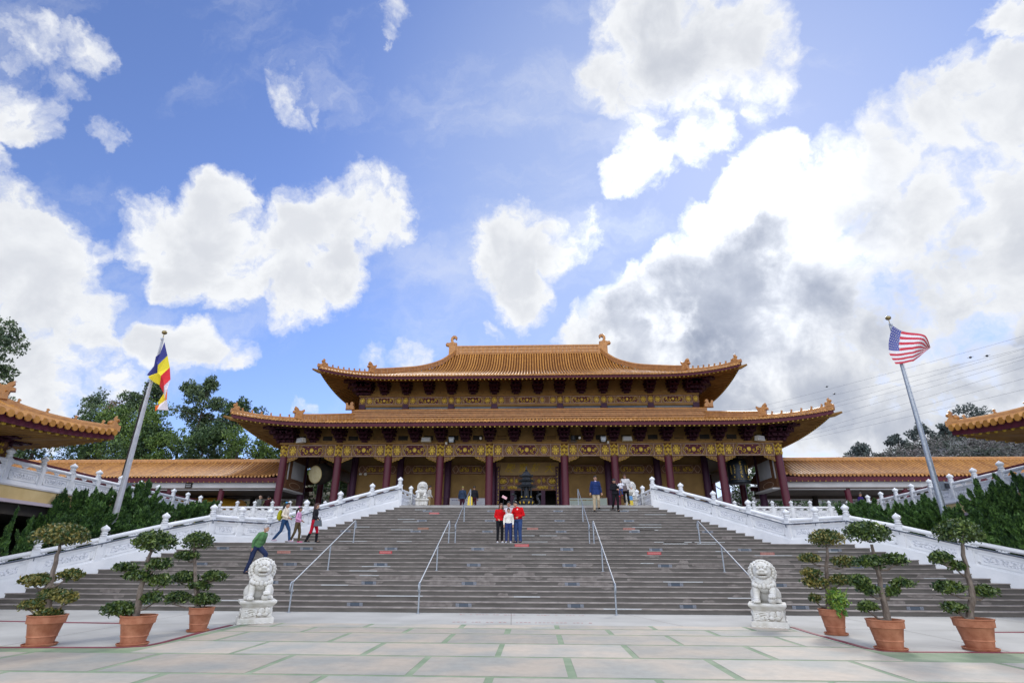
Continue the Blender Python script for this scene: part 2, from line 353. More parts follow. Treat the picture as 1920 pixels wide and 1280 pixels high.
sl = MB(); rows = [15.95,15.05,14.0,12.46,10.86,9.1,7.45,5.8,4.15,2.5,.85,-.8,-2.5,-4.2,-6]
rr = random.Random(3)
for i in range(len(rows)-1):
    y1, y0 = rows[i]-.06, rows[i+1]+.06
    off = (1.07 if i % 2 == 0 else 2.29); wid = 2.43
    lim = 6.9 if y1 > 12.3 else 30
    for k in range(-14, 14):
        a = off + k*wid; x0, x1 = a+.06, a+wid-.06
        if y1 > 12.3 and k not in range(-4, 4): continue
        x0 = max(x0, -lim); x1 = min(x1, lim)
        if x1-x0 < .3: continue
        if y1 > 11.2 and (x1 > 7.3 or x0 < -7.3): continue
        j = [rr.uniform(-.015, .015) for _ in range(4)]
        sl.box(x0+j[0], x1+j[1], y0+j[2], y1+j[3], .0045, .009)
o = sl.build('plaza_slabs', SLAB); o['kind'] = 'structure'
CRACK = mat('concrete_joint', (.20,.17,.14), None, rough=.9)
cj = MB()
for (xa, ya, xb, yb) in [(-.12,15.95,-.25,19.2),(-7.3,16,-8,19.2),(4.4,16,3.4,19.2),(-16,15.3,-7.2,15.5),(7.1,15.7,19,15.3),(9.6,12,9.9,19.2),(-9.9,11.4,-10.3,19.2),(14,12,14.4,19.2)]:
    d = Vector((xb-xa, yb-ya, 0)).normalized(); q = Vector((-d.y, d.x, 0))*.008
    cj.add([(xa-q.x,ya-q.y,.004),(xa+q.x,ya+q.y,.004),(xb+q.x,yb+q.y,.004),(xb-q.x,yb-q.y,.004)], [(0,1,2,3)])
o = cj.build('concrete_joints', CRACK); o['kind'] = 'structure'
REDL = mat('red_line_paint', (.16,.022,.04), (.22,.04,.06), 3, .6)
for pts in ([(-30,10.9),(-9.72,11.3),(-7.5,11.45),(-7.12,11.65),(-7.1,12.2),(-7.3,14.0),(-7.35,15.3)], [(30,12.0),(9.75,11.98),(7.6,11.93),(7.2,12.02),(7.08,12.4),(7.1,14.6),(7.2,16.0)], [(-20,16.3),(-12.4,15.6),(-10.4,15.5)], [(11.2,15.2),(14,15.4),(20,15.9)]):
    b = MB(); b.sweep([(x, y, .0) for x, y in pts], .11, .014); o = b.build('painted_line', REDL); o['kind'] = 'structure'
# red wording painted on the concrete, too worn to read
wd = MB(); rr = random.Random(5)
for (y, x0, x1) in [(18.7,-1.85,2.05),(16.55,-2.1,2.0)]:
    x = x0
    while x < x1:
        w = rr.uniform(.03, .09)
        if rr.random() < .8: wd.box(x, x+w, y-rr.uniform(.02,.07), y+rr.uniform(.02,.07), .004, .0065)
        x += w + rr.uniform(.03, .06) + (.12 if rr.random() < .15 else 0)
o = wd.build('painted_wording', mat('faded_red_paint', (.38,.16,.16), (.5,.32,.3), 8, .8)); o['kind'] = 'structure'

# ------------------------------------------------------------------ great staircase
SY0, ST, SR = 19.29, .35, .15
def edge(y):
    P = [(19.29,18.65),(24.19,13.6),(27.12,11.6),(32.02,7.24)]
    for (a, xa), (b, xb) in zip(P, P[1:]):
        if y <= b: return xa+(xb-xa)*(y-a)/(b-a)
    return P[-1][1]
def stepy(k): return SY0+(k-1)*ST if k <= 15 else 27.12+(k-16)*ST
stairs = empty('staircase', (0,0,0), 'very wide dark granite staircase with a landing halfway, rising from the plaza to the hall', 'staircase')
for k in range(1, 31):
    y = stepy(k); e = edge(y)+.32; y1 = 27.3 if k == 15 else (34 if k == 30 else y+ST+.04); z = k*SR
    b = MB(); b.box(-e, e, y, y1, max(z-.5, -.05), z-.032); st_ = b.build('step', STEPM, stairs)
    b = MB(); x = -e; rr = random.Random(k)
    while x < e:
        w = rr.uniform(1.5, 2.6); b.box(x+.004, min(x+w, e)-.004, y-.022, y1-.0015, z-.032, z+rr.uniform(-.0015,.0015)); x += w
    b.build('tread', TREAD, st_)
wear = MB(); rr = random.Random(11)
for i in range(150):
    k = rr.choice([2,3,4,5,6,6,7,7,7,7,8,8,8,9,9,10,10,11,12,14,18,20]); y = stepy(k); e = edge(y)-.3; z0 = (k-1)*SR+.008; h = .105
    x = rr.uniform(-e, e); w = rr.uniform(.12, .55)*(1 if rr.random() < .7 else 1.6); top = h if rr.random() < .6 else rr.uniform(.04, .1)
    if k in (6,7) and rr.random() < .5: x = rr.uniform(-6, 4)
    n = 9; pl = []
    for j in range(n):
        t = PI*j/(n-1); pl.append((x+math.cos(t)*w*rr.uniform(.75,1.05), z0+min(top, math.sin(t)**.6*top*rr.uniform(.7,1.25))))
    if rr.random() < .4: pl = [(a, z0+h-(b_-z0)) for a, b_ in pl][::-1]
    wear.add([(a, y-.0025-i*.00003, b_) for a, b_ in pl], [tuple(range(n))])
wear.build('stone_repairs', PATCH, stairs)['kind'] = 'stuff'
strip = MB()
for i in range(46):
    k = rr.randint(1, 29); y = stepy(k); e = edge(y)-1; x = rr.uniform(-e, e-1); w = rr.uniform(.5, 1.6); strip.box(x, x+w, y-.0235, y+.07, k*SR-.020, k*SR+.003)
strip.build('pale_edge_strips', mat('pale_strip', (.42,.44,.45), (.52,.54,.55), 8, .7), stairs)['kind'] = 'stuff'
lb = MB(); lb.box(-.15,.15,-.02,0,0,.10); lf = MB()
lf.box(-.055,.055,-.024,0,0,.10); lf.box(-.02,.03,-.03,-.024,.03,.07)
LM = mat('step_light_metal', (.15,.16,.19), (.24,.26,.30), 30, .5, metal=.2); LD = mat('step_light_lens', (.07,.09,.12), None, rough=.2)
proto = None
for k in (2, 6, 10, 14, 20, 24, 28):
    for x in (-1.85, 1.85, -5.5, 5.5, -9.1, 9.1, -12.7, 12.7):
        if abs(x) > edge(stepy(k))-.5: continue
        if proto is None: a = lb.build('step_light', LD, stairs); c = lf.build('light_bracket', LM, a); c.location.x = -.21; proto = (a, c)
        else: a = proto[0].copy(); c = proto[1].copy(); COL.objects.link(a); COL.objects.link(c); a.parent = stairs; c.parent = a
        c2 = proto[1].copy(); COL.objects.link(c2); c2.parent = a; c2.location.x = .21
        a.location = (x, stepy(k)-.001, (k-1)*SR+.006)
FADED = mat('faded_sign_red', (.30,.10,.09), (.42,.2,.17), 20, .8); RUST = mat('faded_sign_brown', (.26,.12,.07), None, rough=.8)
for k, x, w, mm in [(15,-.02,.30,REDP),(13,-5.62,.26,REDP),(13,5.35,.28,REDP),(13,-9.9,.28,FADED),(13,9.85,.28,FADED),(21,-5.2,.28,RUST),(21,.42,.28,FADED),(21,5.3,.3,FADED),(27,-5.05,.28,REDP)]:
    b = MB(); y = stepy(k)-.004; z0 = (k-1)*SR+.008; b.box(x-w, x+w, y-.008, y+.002, z0, z0+.105); s_ = b.build('warning_plate', mm, stairs)
    b = MB(); r2 = random.Random(k+int(x*10))
    for row in (.025, .062):
        q = x-w+.03
        while q < x+w-.05:
            ww = r2.uniform(.015,.035); b.box(q, q+ww, y-.0105, y-.0085, z0+row, z0+row+.022); q += ww+.012
    b.build('worn_lettering', mat('sign_letter_%d' % k, (.55,.30,.28) if mm is REDP else (.36,.22,.18), None, rough=.8), s_)

# ------------------------------------------------------------------ marble balustrades
CAPP = [(.085,0),(.125,.015),(.13,.05),(.085,.075),(.12,.10),(.125,.14),(.085,.17),(.105,.20),(.155,.255),(.16,.31),(.115,.36),(.045,.41),(.0,.455)]
POSTM = {}
def postmesh(H):
    if H not in POSTM:
        k = H/1.45; b = MB(); w = .115*k
        b.box(-w, w, -w, w, -1.2 if H > 1.4 else -.15, .985*k); b.box(-w*1.12, w*1.12, -w*1.12, w*1.12, .93*k, .985*k)
        for a in (0, 1, 2, 3):
            c_, s_ = math.cos(a*PI/2), math.sin(a*PI/2); b2 = MB(); b2.T = Matrix.Rotation(a*PI/2, 4, 'Z'); b2.box(-w*.62, w*.62, -w-.008, -w, .3*k, .88*k); b.v_off = 0
            n = len(b.v); b.v += b2.v; b.f += [tuple(n+i for i in f) for f in b2.f]
        p = b.build('post', WHITE)
        c = MB().lathe([(r*k, z*k) for r, z in CAPP], 14, (0,0,.985*k)).build('post_cap', WHITE, None, True, 50)
        p.parent = None; POSTM[H] = (p.data, c.data); bpy.data.objects.remove(p); bpy.data.objects.remove(c)
    return POSTM[H]
def slab(b, A, B, z0, z1, th, off=0, t0=0., t1=1.):
    A = Vector(A); B = Vector(B); d = Vector((B.x-A.x, B.y-A.y, 0)).normalized(); q = Vector((-d.y, d.x, 0))
    P, Q = A.lerp(B, t0), A.lerp(B, t1); vs = []
    for p in (P, Q):
        for s_, z in ((-.5, z0), (.5, z0), (.5, z1), (-.5, z1)): vs.append(p + q*(s_*th+off) + Vector((0,0,z)))
    b.add(vs, [(0,1,2,3),(7,6,5,4),(0,4,5,1),(1,5,6,2),(2,6,7,3),(3,7,4,0)]); return b
def balustrade(label, posts, H=1.45, plinth=-2.2, first=True, last=True, grab=0, group=None):
    # posts: (x, y, z of base)
    k = H/1.45; P = [Vector(p) for p in posts]; o0 = P[0].copy()
    root = empty('stone_balustrade', o0, label, 'balustrade', group); P = [p-o0 for p in P]
    pm, cm = postmesh(H); n = len(P)
    for i, p in enumerate(P):
        if (i == 0 and not first) or (i == n-1 and not last): continue
        d = (P[min(i+1, n-1)]-P[max(i-1, 0)]); a = bpy.data.objects.new('post', pm); COL.objects.link(a); a.parent = root; a.location = p
        a.rotation_euler = (0, 0, math.atan2(d.y, d.x)); c = bpy.data.objects.new('post_cap', cm); COL.objects.link(c); c.parent = a
    for i in range(n-1):
        A, B = P[i], P[i+1]; ln = (B-A).length; g = .12*k/ln
        b = MB(); slab(b, A, B, plinth, .10*k, .26*k); slab(b, A, B, .10*k, .15*k, .20*k); b.build('plinth', WHITE, root)
        b = MB(); slab(b, A, B, .15*k, .70*k, .11*k)
        for off in (-.065*k, .065*k):                      # raised mouldings round the sunk field
            slab(b, A, B, .64*k, .70*k, .05*k, off, g, 1-g); slab(b, A, B, .2*k, .26*k, .035*k, off, g*1.6, 1-g*1.6)
            slab(b, A, B, .54*k, .57*k, .035*k, off, g*1.6, 1-g*1.6); slab(b, A, B, .2*k, .57*k, .035*k, off, g*1.6, g*2.2); slab(b, A, B, .2*k, .57*k, .035*k, off, 1-g*2.2, 1-g*1.6)
        pn = b.build('panel', WHITE, root)
        b = MB()
        for off in (-.060*k, .060*k): slab(b, A, B, .29*k, .51*k, .02*k, off, g*3, 1-g*3)
        # scroll relief
        d = (B-A); q = Vector((-d.y, d.x, 0)).normalized()
        m_ = max(3, int(ln/.22))
        for off in (-1, 1):
            for j in range(m_):
                t = g*4+(1-g*8)*(j+.5)/m_; c = A+d*t+q*off*.072*k
                pts = [c + d.normalized()*math.cos(a)*.075*k*(1-a/9) + Vector((0,0,.40*k+math.sin(a)*.075*k*(1-a/9)*(1 if j % 2 else -1))) for a in np.linspace(0, 5, 8)]
                b.tube(pts, .013*k, 4)
        b.build('carved_relief', CARVE, pn)
        for t in (.5, g*1.3, 1-g*1.3):
            b = MB(); c = A.lerp(B, t); dd = d.normalized()
            for s_, h, r in ((0,.765,.055),(-.09,.79,.04),(.09,.79,.04),(-.16,.81,.028),(.16,.81,.028),(-.06,.73,.03),(.06,.73,.03)): b.ball(c+dd*s_*k+Vector((0,0,h*k)), (r*k*1.25, r*k*1.25, r*k), 8, 5)
            b.build('cloud_support', WHITE, root, True)
        b = MB(); b.tube([A+Vector((0,0,.905*k)), B+Vector((0,0,.905*k))], .082*k, 12); b.build('top_rail', WHITE, root, True, 60)
    if grab:
        pts = []
        for i, p in enumerate(P):
            d = (P[min(i+1, n-1)]-P[max(i-1, 0)]); q = Vector((-d.y, d.x, 0)).normalized()*grab; pts.append(p+q*.2+Vector((0,0,.74)))
        b = MB(); b.tube(pts, .026, 8)
        for p in pts: b.tube([p, p-Vector((0,0,.09)), p-Vector((0,0,.13))+ (P[0]-P[0])], .014, 6)
        b.build('grab_rail', GRABM, root, True)
    return root
for s, w in ((-1, 'left'), (1, 'right')):
    U = [(s*7.35,32.0,4.67),(s*8.62,30.8,4.16),(s*9.9,29.4,3.57),(s*11.1,28.0,2.98),(s*12.15,26.4,2.40)]
    LN = [(s*12.15,26.4,2.40),(s*13.0,25.4,2.41),(s*13.75,24.35,2.42)]
    LO = [(s*13.75,24.35,2.42),(s*15.05,23.15,1.97),(s*16.45,21.75,1.39),(s*17.8,20.4,.88),(s*19.1,19.2,.42)]
    balustrade('white marble balustrade sloping beside the upper flight of steps, %s side' % w, U, grab=-s, group='white marble balustrades')
    balustrade('short level marble balustrade along the landing, %s side of the stairs' % w, LN, first=False, grab=-s, group='white marble balustrades')
    balustrade('white marble balustrade sloping beside the lower flight of steps, %s side' % w, LO, first=False, grab=-s, group='white marble balustrades')
    balustrade('marble balustrade running back from the head of the stairs behind the small lion, %s side' % w, [(s*7.35,32.0,4.5),(s*7.2,34.3,4.5),(s*7.2,36.3,4.5),(s*7.2,38.4,4.5)], H=1.4, first=False, plinth=-.3, group='white marble balustrades')
    K = 1.12; X0 = .545
    def fz(z): return 1.6+(z-1.6)*K
    def wx(y): return (17.0+.1385*(y/K-17.26))*K      # inner edge of the raised walkway
    fx = [19.5-1.13*i for i in range(11)]
    balustrade('low marble parapet along the terrace front before the gallery, %s side' % w, [(s*x*K, 38.75, fz(3.87)) for x in fx], H=1.30, plinth=-.6, first=False, group='white marble balustrades')
    sp = [(s*wx(y*K), y*K, fz(3.87)) for y in [12.5+1.59*i for i in range(13)]] + [(s*19.5*K, 38.75, fz(3.87))]
    balustrade('marble parapet running toward the viewer along the raised side walkway, %s side' % w, sp, H=1.30, plinth=-.1, group='white marble balustrades')
    # raised walkway with its yellow edge and the dark space beneath
    r = empty('raised_walkway', (s*18,24,0), 'raised %s side walkway with yellow plaster edge and a dark open space beneath' % w, 'walkway')
    def wk(name, dx, z0, z1, mm, y0=8, y1=38.95, xo=60):
        b = MB(); b.prism([(s*(wx(y0)-dx)-s*18, y0-24), (s*(wx(y1)-dx)-s*18, y1-24), (s*xo-s*18, y1-24), (s*xo-s*18, y0-24)], z0, z1, 'z'); return b.build(name, mm, r)
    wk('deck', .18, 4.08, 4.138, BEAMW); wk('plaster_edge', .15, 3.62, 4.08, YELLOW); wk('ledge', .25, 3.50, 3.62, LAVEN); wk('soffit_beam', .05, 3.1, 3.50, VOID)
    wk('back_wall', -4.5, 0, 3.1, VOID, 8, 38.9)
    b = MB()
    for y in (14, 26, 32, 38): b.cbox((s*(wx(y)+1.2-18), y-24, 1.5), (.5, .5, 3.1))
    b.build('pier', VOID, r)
    b = MB(); b.sweep([(s*(wx(y)+.9), y, 5.13) for y in (10, 18, 26, 33, 37)], .12, .17); tag(b.build('maroon_handrail_beam', MAROON), 'long maroon beam just above the %s walkway parapet' % w, 'beam')
    def zbed(y): return max(-.01, min(3.5, .6+(y-20)*.26))
    def bed(u, v):
        y = 19.5+u*19.2; xi = (edge(y) if y < 32 else 7.24)+.3; xo = wx(y)+.5
        return (s*(xi+(xo-xi)*v), y, zbed(y)-(.5 if y < 26.5 and v < .15 else 0)+.10*math.sin(y*2+v*9))
    b = MB(); b.grid(bed, 40, 10); o = b.build('planting_bed', SOIL, None, True); o['kind'] = 'structure'
    balustrade_side = None
# terraces
TERR = mat('terrace_stone', (.30,.29,.28), (.38,.37,.36), 1.5, .8)
for nm, a in (('terrace', (-7.3,7.3,31.9,40,0,4.47)), ('hall_platform', (-20.2,20.2,39.2,64,0,4.495)), ('left_terrace', (-70,-7.31,38.9,72,0,4.135)), ('right_terrace', (7.31,70,38.9,72,0,4.135))):
    b = MB(); b.box(*a); b.build(nm, TERR)['kind'] = 'structure'
# ------------------------------------------------------------------ steel handrails on the steps
def handrail(label, x, y0, z0, y1, z1, posts):
    s = 1 if x > 0 else -1
    r = empty('handrail', (x, y0, z0), label, 'handrail', 'steel tube handrails on the steps'); h = .92
    sl_ = (z1-z0)/(y1-y0)
    b = MB(); P = [(0,.10,.62),(0,-.08,.62),(0,-.17,.68),(0,-.17,.84),(0,-.10,.9),(0,.05,h),(0, y1-y0-.05, z1-z0+h),(0,y1-y0+.10,z1-z0+h-.02),(0,y1-y0+.16,z1-z0+h-.1),(0,y1-y0+.16,z1-z0+h-.25),(0,y1-y0+.1,z1-z0+h-.31),(0,y1-y0,z1-z0+h-.31)]
    b.tube(P, .023, 8); b.build('rail', STEEL, r, True, 60)
    for (yy, zz) in posts:
        b = MB(); zt = (yy-y0)*sl_+h; b.tube([(0,yy-y0,zz-z0),(0,yy-y0,zt)], .027, 8); b.tube([(0,yy-y0,zz-z0),(0,yy-y0,zz-z0+.02)], .06, 10); b.build('rail_post', STEEL, r, True, 60)
for x, w in ((-3.21,'inner left'), (3.07,'inner right'), (-7.4,'outer left'), (7.57,'outer right')):
    handrail('grey steel handrail on the lower flight of steps, %s' % w, x, 18.9, 0, 24.65, 2.25, [(18.9,0),(21.95,1.2),(24.65,2.25)])
for x, w in ((-3.21,'left'), (3.07,'right')):
    handrail('grey steel handrail on the upper flight of steps, %s' % w, x, 26.65, 2.25, 32.3, 4.5, [(26.65,2.25),(29.7,3.45),(32.3,4.5)])

# ------------------------------------------------------------------ roofs
class Roof:
    def __init__(s, cy, ex, ey, tx, ty, z0, H, prof, lift=.95, W=8.0, pw=2.3):
        s.cy, s.ex, s.ey, s.tx, s.ty, s.z0, s.H, s.prof, s.lift, s.W, s.pw = cy, ex, ey, tx, ty, z0, H, prof, lift, W, pw
    def lf(s, d): return s.lift*max(0, 1-d/s.W)**s.pw
    def pz(s, t):
        P = s.prof
        for (a, za), (b, zb) in zip(P, P[1:]):
            if t <= b: return za+(zb-za)*(t-a)/(b-a)
        return P[-1][1]
    def front(s, x, t, sy=-1):    # sy -1 front, +1 back
        return Vector((x, s.cy+sy*(s.ey+(s.ty-s.ey)*t), s.z0+s.H*s.pz(t)+s.lf(s.ex-abs(x))*(1-t)**2))
    def side(s, y, t, sx):
        d = s.ey-abs(y-s.cy); return Vector((sx*(s.ex+(s.tx-s.ex)*t), y, s.z0+s.H*s.pz(t)+s.lf(d)*(1-t)**2))
    def hip(s, t, sx, sy=-1):
        return Vector((sx*(s.ex+(s.tx-s.ex)*t), s.cy+sy*(s.ey+(s.ty-s.ey)*t), s.z0+s.H*s.pz(t)+s.lift*(1-t)**2*(max(0,1-(s.ex-s.tx)*t/s.W)**s.pw)))
def smooth_prof(P, n=24):
    # Catmull-like resample through control points
    xs = [p[0] for p in P]; zs = [p[1] for p in P]; o = []
    m_ = [0]*len(P)
    for i in range(len(P)):
        a, b = max(i-1, 0), min(i+1, len(P)-1); m_[i] = (zs[b]-zs[a])/(xs[b]-xs[a])
    for k in range(n+1):
        t = k/n
        i = max(j for j in range(len(P)-1) if xs[j] <= t+1e-9); h = xs[i+1]-xs[i]; u = (t-xs[i])/h
        o.append((t, zs[i]*(2*u**3-3*u*u+1)+m_[i]*h*(u**3-2*u*u+u)+zs[i+1]*(3*u*u-2*u**3)+m_[i+1]*h*(u**3-u*u)))
    return o
def build_roof(R, root, step=.262, r=.076, fas=.33, seg=14, back=True, wall=None, raf=.34, pre='', dots=True):
    b = MB()
    n = 60
    for sy in ((-1, 1) if back else (-1,)):
        b.grid(lambda u, v: R.front((-1+2*u)*(R.ex+(R.tx-R.ex)*v), v, sy), n, seg)
    for sx in (-1, 1):
        b.grid(lambda u, v: R.side(R.cy+(-1+2*u)*(R.ey+(R.ty-R.ey)*v), v, sx), n, seg)
    roof = b.build(pre+'roof', TILEB, root, True)
    b = MB(); nx = int(R.ex/step)
    for i in range(-nx, nx+1):
        x = i*step; tm = 1 if abs(x) < R.tx else (R.ex-abs(x))/(R.ex-R.tx)
        if tm < .02: continue
        k = max(2, int(seg*tm)); b.rib([R.front(x, tm*j/k) for j in range(k+1)], (1,0,0), r)
    ny = int(R.ey/step)
    for sx in (-1, 1):
        for i in range(-ny, ny+1):
            y = R.cy+i*step; d = R.ey-abs(y-R.cy); tm = min(1, d/(R.ey-R.ty) if R.ey > R.ty else 1)
            if tm < .02: continue
            k = max(2, int(seg*.7*tm)); b.rib([R.side(y, tm*j/k, sx) for j in range(k+1)], (0,1,0), r)
    # drip tiles between the rows
    for i in range(-nx, nx):
        x = (i+.5)*step; p = R.front(x, 0); b.add([(x-.09,p.y-.03,p.z+.02),(x+.09,p.y-.03,p.z+.02),(x+.05,p.y-.04,p.z-.06),(x,p.y-.045,p.z-.10),(x-.05,p.y-.04,p.z-.06)], [(0,1,2,3,4)])
    b.build('tile_rows', TILE, roof, True, 40)
    # fascia
    b = MB()
    def path(inset, dz, sy, n=80):
        o = []
        for j in range(n+1):
            x = (-1+2*j/n)*(R.ex-inset); p = R.front(x, 0, sy); o.append(Vector((x, p.y-sy*inset, R.z0+R.lf(R.ex-inset-abs(x))+dz)))
        return o
    def spath(inset, dz, sx, n=50):
        o = []
        for j in range(n+1):
            y = R.cy+(-1+2*j/n)*(R.ey-inset); o.append(Vector((sx*(R.ex-inset), y, R.z0+R.lf(R.ey-inset-abs(y-R.cy))+dz)))
        return o
    for p in [path(.1, -fas-.03, -1), path(.1, -fas-.03, 1)][:2 if back else 1] + [spath(.1, -fas-.03, -1), spath(.1, -fas-.03, 1)]: b.sweep(p, .08, fas)
    b.build('eave_fascia', MAROON, roof)
    if wall:   # soffit boards, rafters and their gilt ends
        wx, wy, wz = wall
        b = MB(); rf = MB(); dt = MB()
        def lines(P, wallpt, cnt):
            pass
        runs = []
        nf = int(R.ex*2/raf)
        for sy in ((-1, 1) if back else (-1,)):
            runs.append([( (-1+2*j/nf)*(R.ex-.2), sy) for j in range(nf+1)])
        for run in runs:
            prev = None
            for (x, sy) in run:
                e = Vector((x, R.cy+sy*(R.ey-.2), R.z0-fas+.02+R.lf(R.ex-.2-abs(x)))); w_ = Vector((max(-wx, min(wx, x)), R.cy+sy*wy, wz))
                if prev: b.add([prev[0], e, w_, prev[1]], [(0,1,2,3)])
                rf.tube([w_+Vector((0,0,-.07)), e+Vector((0,0,-.06))], .062, 6)
                dt.tube([e+Vector((0,sy*.0,-.06)), e+Vector((0,sy*.04,-.06))], .068, 8); prev = (e, w_)
        ns = int(R.ey*2/raf)
        for sx in (-1, 1):
            prev = None
            for j in range(ns+1):
                y = R.cy+(-1+2*j/ns)*(R.ey-.2); e = Vector((sx*(R.ex-.2), y, R.z0-fas+.02+R.lf(R.ey-.2-abs(y-R.cy)))); w_ = Vector((sx*wx, max(R.cy-wy, min(R.cy+wy, y)), wz))
                if prev: b.add([prev[0], e, w_, prev[1]], [(0,1,2,3)])
                rf.tube([w_+Vector((0,0,-.07)), e+Vector((0,0,-.06))], .062, 6); dt.tube([e+Vector((0,0,-.06)), e+Vector((sx*.04,0,-.06))], .068, 8); prev = (e, w_)
            tip = R.hip(0, sx)  # corner beam
            rf.tube([Vector((sx*wx, R.cy-wy, wz-.12)), Vector((tip.x-sx*.1, tip.y+.1, tip.z-fas-.12)), Vector((tip.x+sx*.28, tip.y-.28, tip.z-fas-.02))], [.16, .14, .07], 6)
        b.build('soffit', OCHRE2, roof); rf.build('rafters', OCHRE2, roof)['kind'] = 'stuff'; dt.build('rafter_ends', GOLD, roof)['kind'] = 'stuff'
    return roof
# silhouettes of ridge animals, drawn in metres: (along the ridge towards the tip, up)
TAIL = [(-.30,0),(-.30,.42),(-.10,.45),(.02,.60),(.05,.80),(-.03,.92),(-.16,.90),(-.20,.78),(-.27,.78),(-.30,.95),(-.18,1.10),(.05,1.12),(.22,.95),(.26,.70),(.20,.50),(.42,.42),(.60,.45),(.66,.30),(.60,.18),(.42,.14),(.34,0)]
BEAST = [(-.26,0),(-.26,.45),(-.38,.66),(-.34,.80),(-.22,.72),(-.10,.64),(.04,.66),(.14,.80),(.30,.90),(.34,.74),(.25,.62),(.40,.58),(.42,.44),(.27,.42),(.24,.25),(.26,0)]
FIG = [(-.13,0),(-.14,.10),(-.07,.16),(-.04,.27),(-.07,.34),(0,.40),(.07,.36),(.13,.30),(.07,.26),(.06,.16),(.13,.06),(.14,0)]
TIPF = [(-.30,0),(-.16,.16),(-.05,.24),(.0,.36),(-.04,.50),(.04,.62),(.10,.60),(.08,.50),(.16,.42),(.14,.28),(.26,.14),(.26,0)]
CURL = [(-.35,0),(-.35,.34),(-.40,.50),(-.30,.60),(-.20,.52),(-.18,.36),(-.06,.30),(.02,.44),(.0,.56),(.10,.66),(.24,.60),(.28,.46),(.20,.36),(.32,.28),(.36,0)]
def animal(poly, p, d, sc, w, name, parent, zoff=0):
    d = Vector((d[0], d[1], 0)).normalized(); b = MB()
    b.T = Matrix.Translation(p+Vector((0,0,zoff))) @ Matrix(((d.x, -d.y, 0), (d.y, d.x, 0), (0, 0, 1))).to_4x4()
    b.prism([(a*sc, z*sc) for a, z in poly], -w/2, w/2, 'y', bev=.12)
    if poly in (BEAST, TAIL, TIPF): b.ball((.12*sc, 0, .4*sc), (.12*sc, w*.62, .10*sc)); b.ball((-.08*sc, 0, .25*sc), (.16*sc, w*.6, .14*sc))
    else: b.ball((0,0,.14*sc), (.09*sc, w*.65, .12*sc))
    return b.build(name, RIDGE, parent)
def band(b, pts, h, w):    # built-up ridge: base, field, mouldings, round cap
    b.sweep(pts, w, h*.92); b.sweep([Vector(p)+Vector((0,0,h*.12)) for p in pts], w*1.2, h*.07); b.sweep([Vector(p)+Vector((0,0,h*.46)) for p in pts], w*1.16, h*.07); b.sweep([Vector(p)+Vector((0,0,h*.82)) for p in pts], w*1.25, h*.1)
    b.tube([Vector(p)+Vector((0,0,h*.95)) for p in pts], w*.34, 8)
def coursing(b, pts, h, w, step=.34):
    # upright tile joints standing slightly proud of the field
    L_ = 0
    for p, q in zip(pts, pts[1:]):
        p, q = Vector(p), Vector(q); ln = (q-p).length; k = max(1, int(ln/step))
        for i in range(k):
            c = p.lerp(q, (i+.5)/k); d = (q-p).normalized(); n_ = Vector((-d.y, d.x, 0)).normalized()
            for z0, z1 in ((.20,.44),(.55,.80)):
                A = c-d*.012+n_*w*-.53; B = c+d*.012+n_*w*.53
                b.add([A+Vector((0,0,z0*h)), B+Vector((0,0,z0*h)), B+Vector((0,0,z1*h)), A+Vector((0,0,z1*h))], [(0,1,2,3)])
                A2 = c+d*.012-n_*w*.53
                b.add([c-d*.012-n_*w*.53+Vector((0,0,z0*h)), A2+Vector((0,0,z0*h)), A2+Vector((0,0,z1*h)), c-d*.012-n_*w*.53+Vector((0,0,z1*h))], [(0,1,2,3)])
def hip_ridges(R, roof, tb, nfig, sc=1, back=True, hb=.5, hs=.2, sxs=(-1, 1), fsy=-1):
    for sx in sxs:
        for sy in ((-1, 1) if back else (-1,)):
            P = [R.hip(tb+(1-tb)*j/16, sx, sy)+Vector((0,0,.05)) for j in range(17)]
            b = MB(); band(b, P, hb, .30); rg = b.build('hip_ridge', RIDGE, roof, True, 35)
            if sy != fsy: continue
            b = MB(); coursing(b, P, hb, .30); b.build('tile_joints', JOINTC, rg)
            Q = [R.hip(tb*j/10, sx, sy)+Vector((0,0,.05)) for j in range(11)]
            b = MB(); b.sweep(Q, .22, hs); b.tube([q+Vector((0,0,hs)) for q in Q], .09, 8); low = b.build('hip_end_ridge', RIDGE, roof, True, 35)
            d = R.hip(0, sx, sy)-R.hip(.2, sx, sy)
            animal(BEAST, R.hip(tb, sx, sy), d, 1.15*sc, .36, 'ridge_beast', roof, hs*.6)
            animal(TIPF, R.hip(.035, sx, sy), d, 1.1*sc, .22, 'tail_figure', roof, hs*.9)
            for i in range(nfig): animal(FIG, R.hip(tb*(.86-.70*i/(nfig-1)), sx, sy), d, sc*.8, .10, 'ridge_figure', roof, hs+.04)
JOINTC = mat('pale_mortar', (.55,.42,.30), None, rough=.8)
JOINTC2 = JOINTC
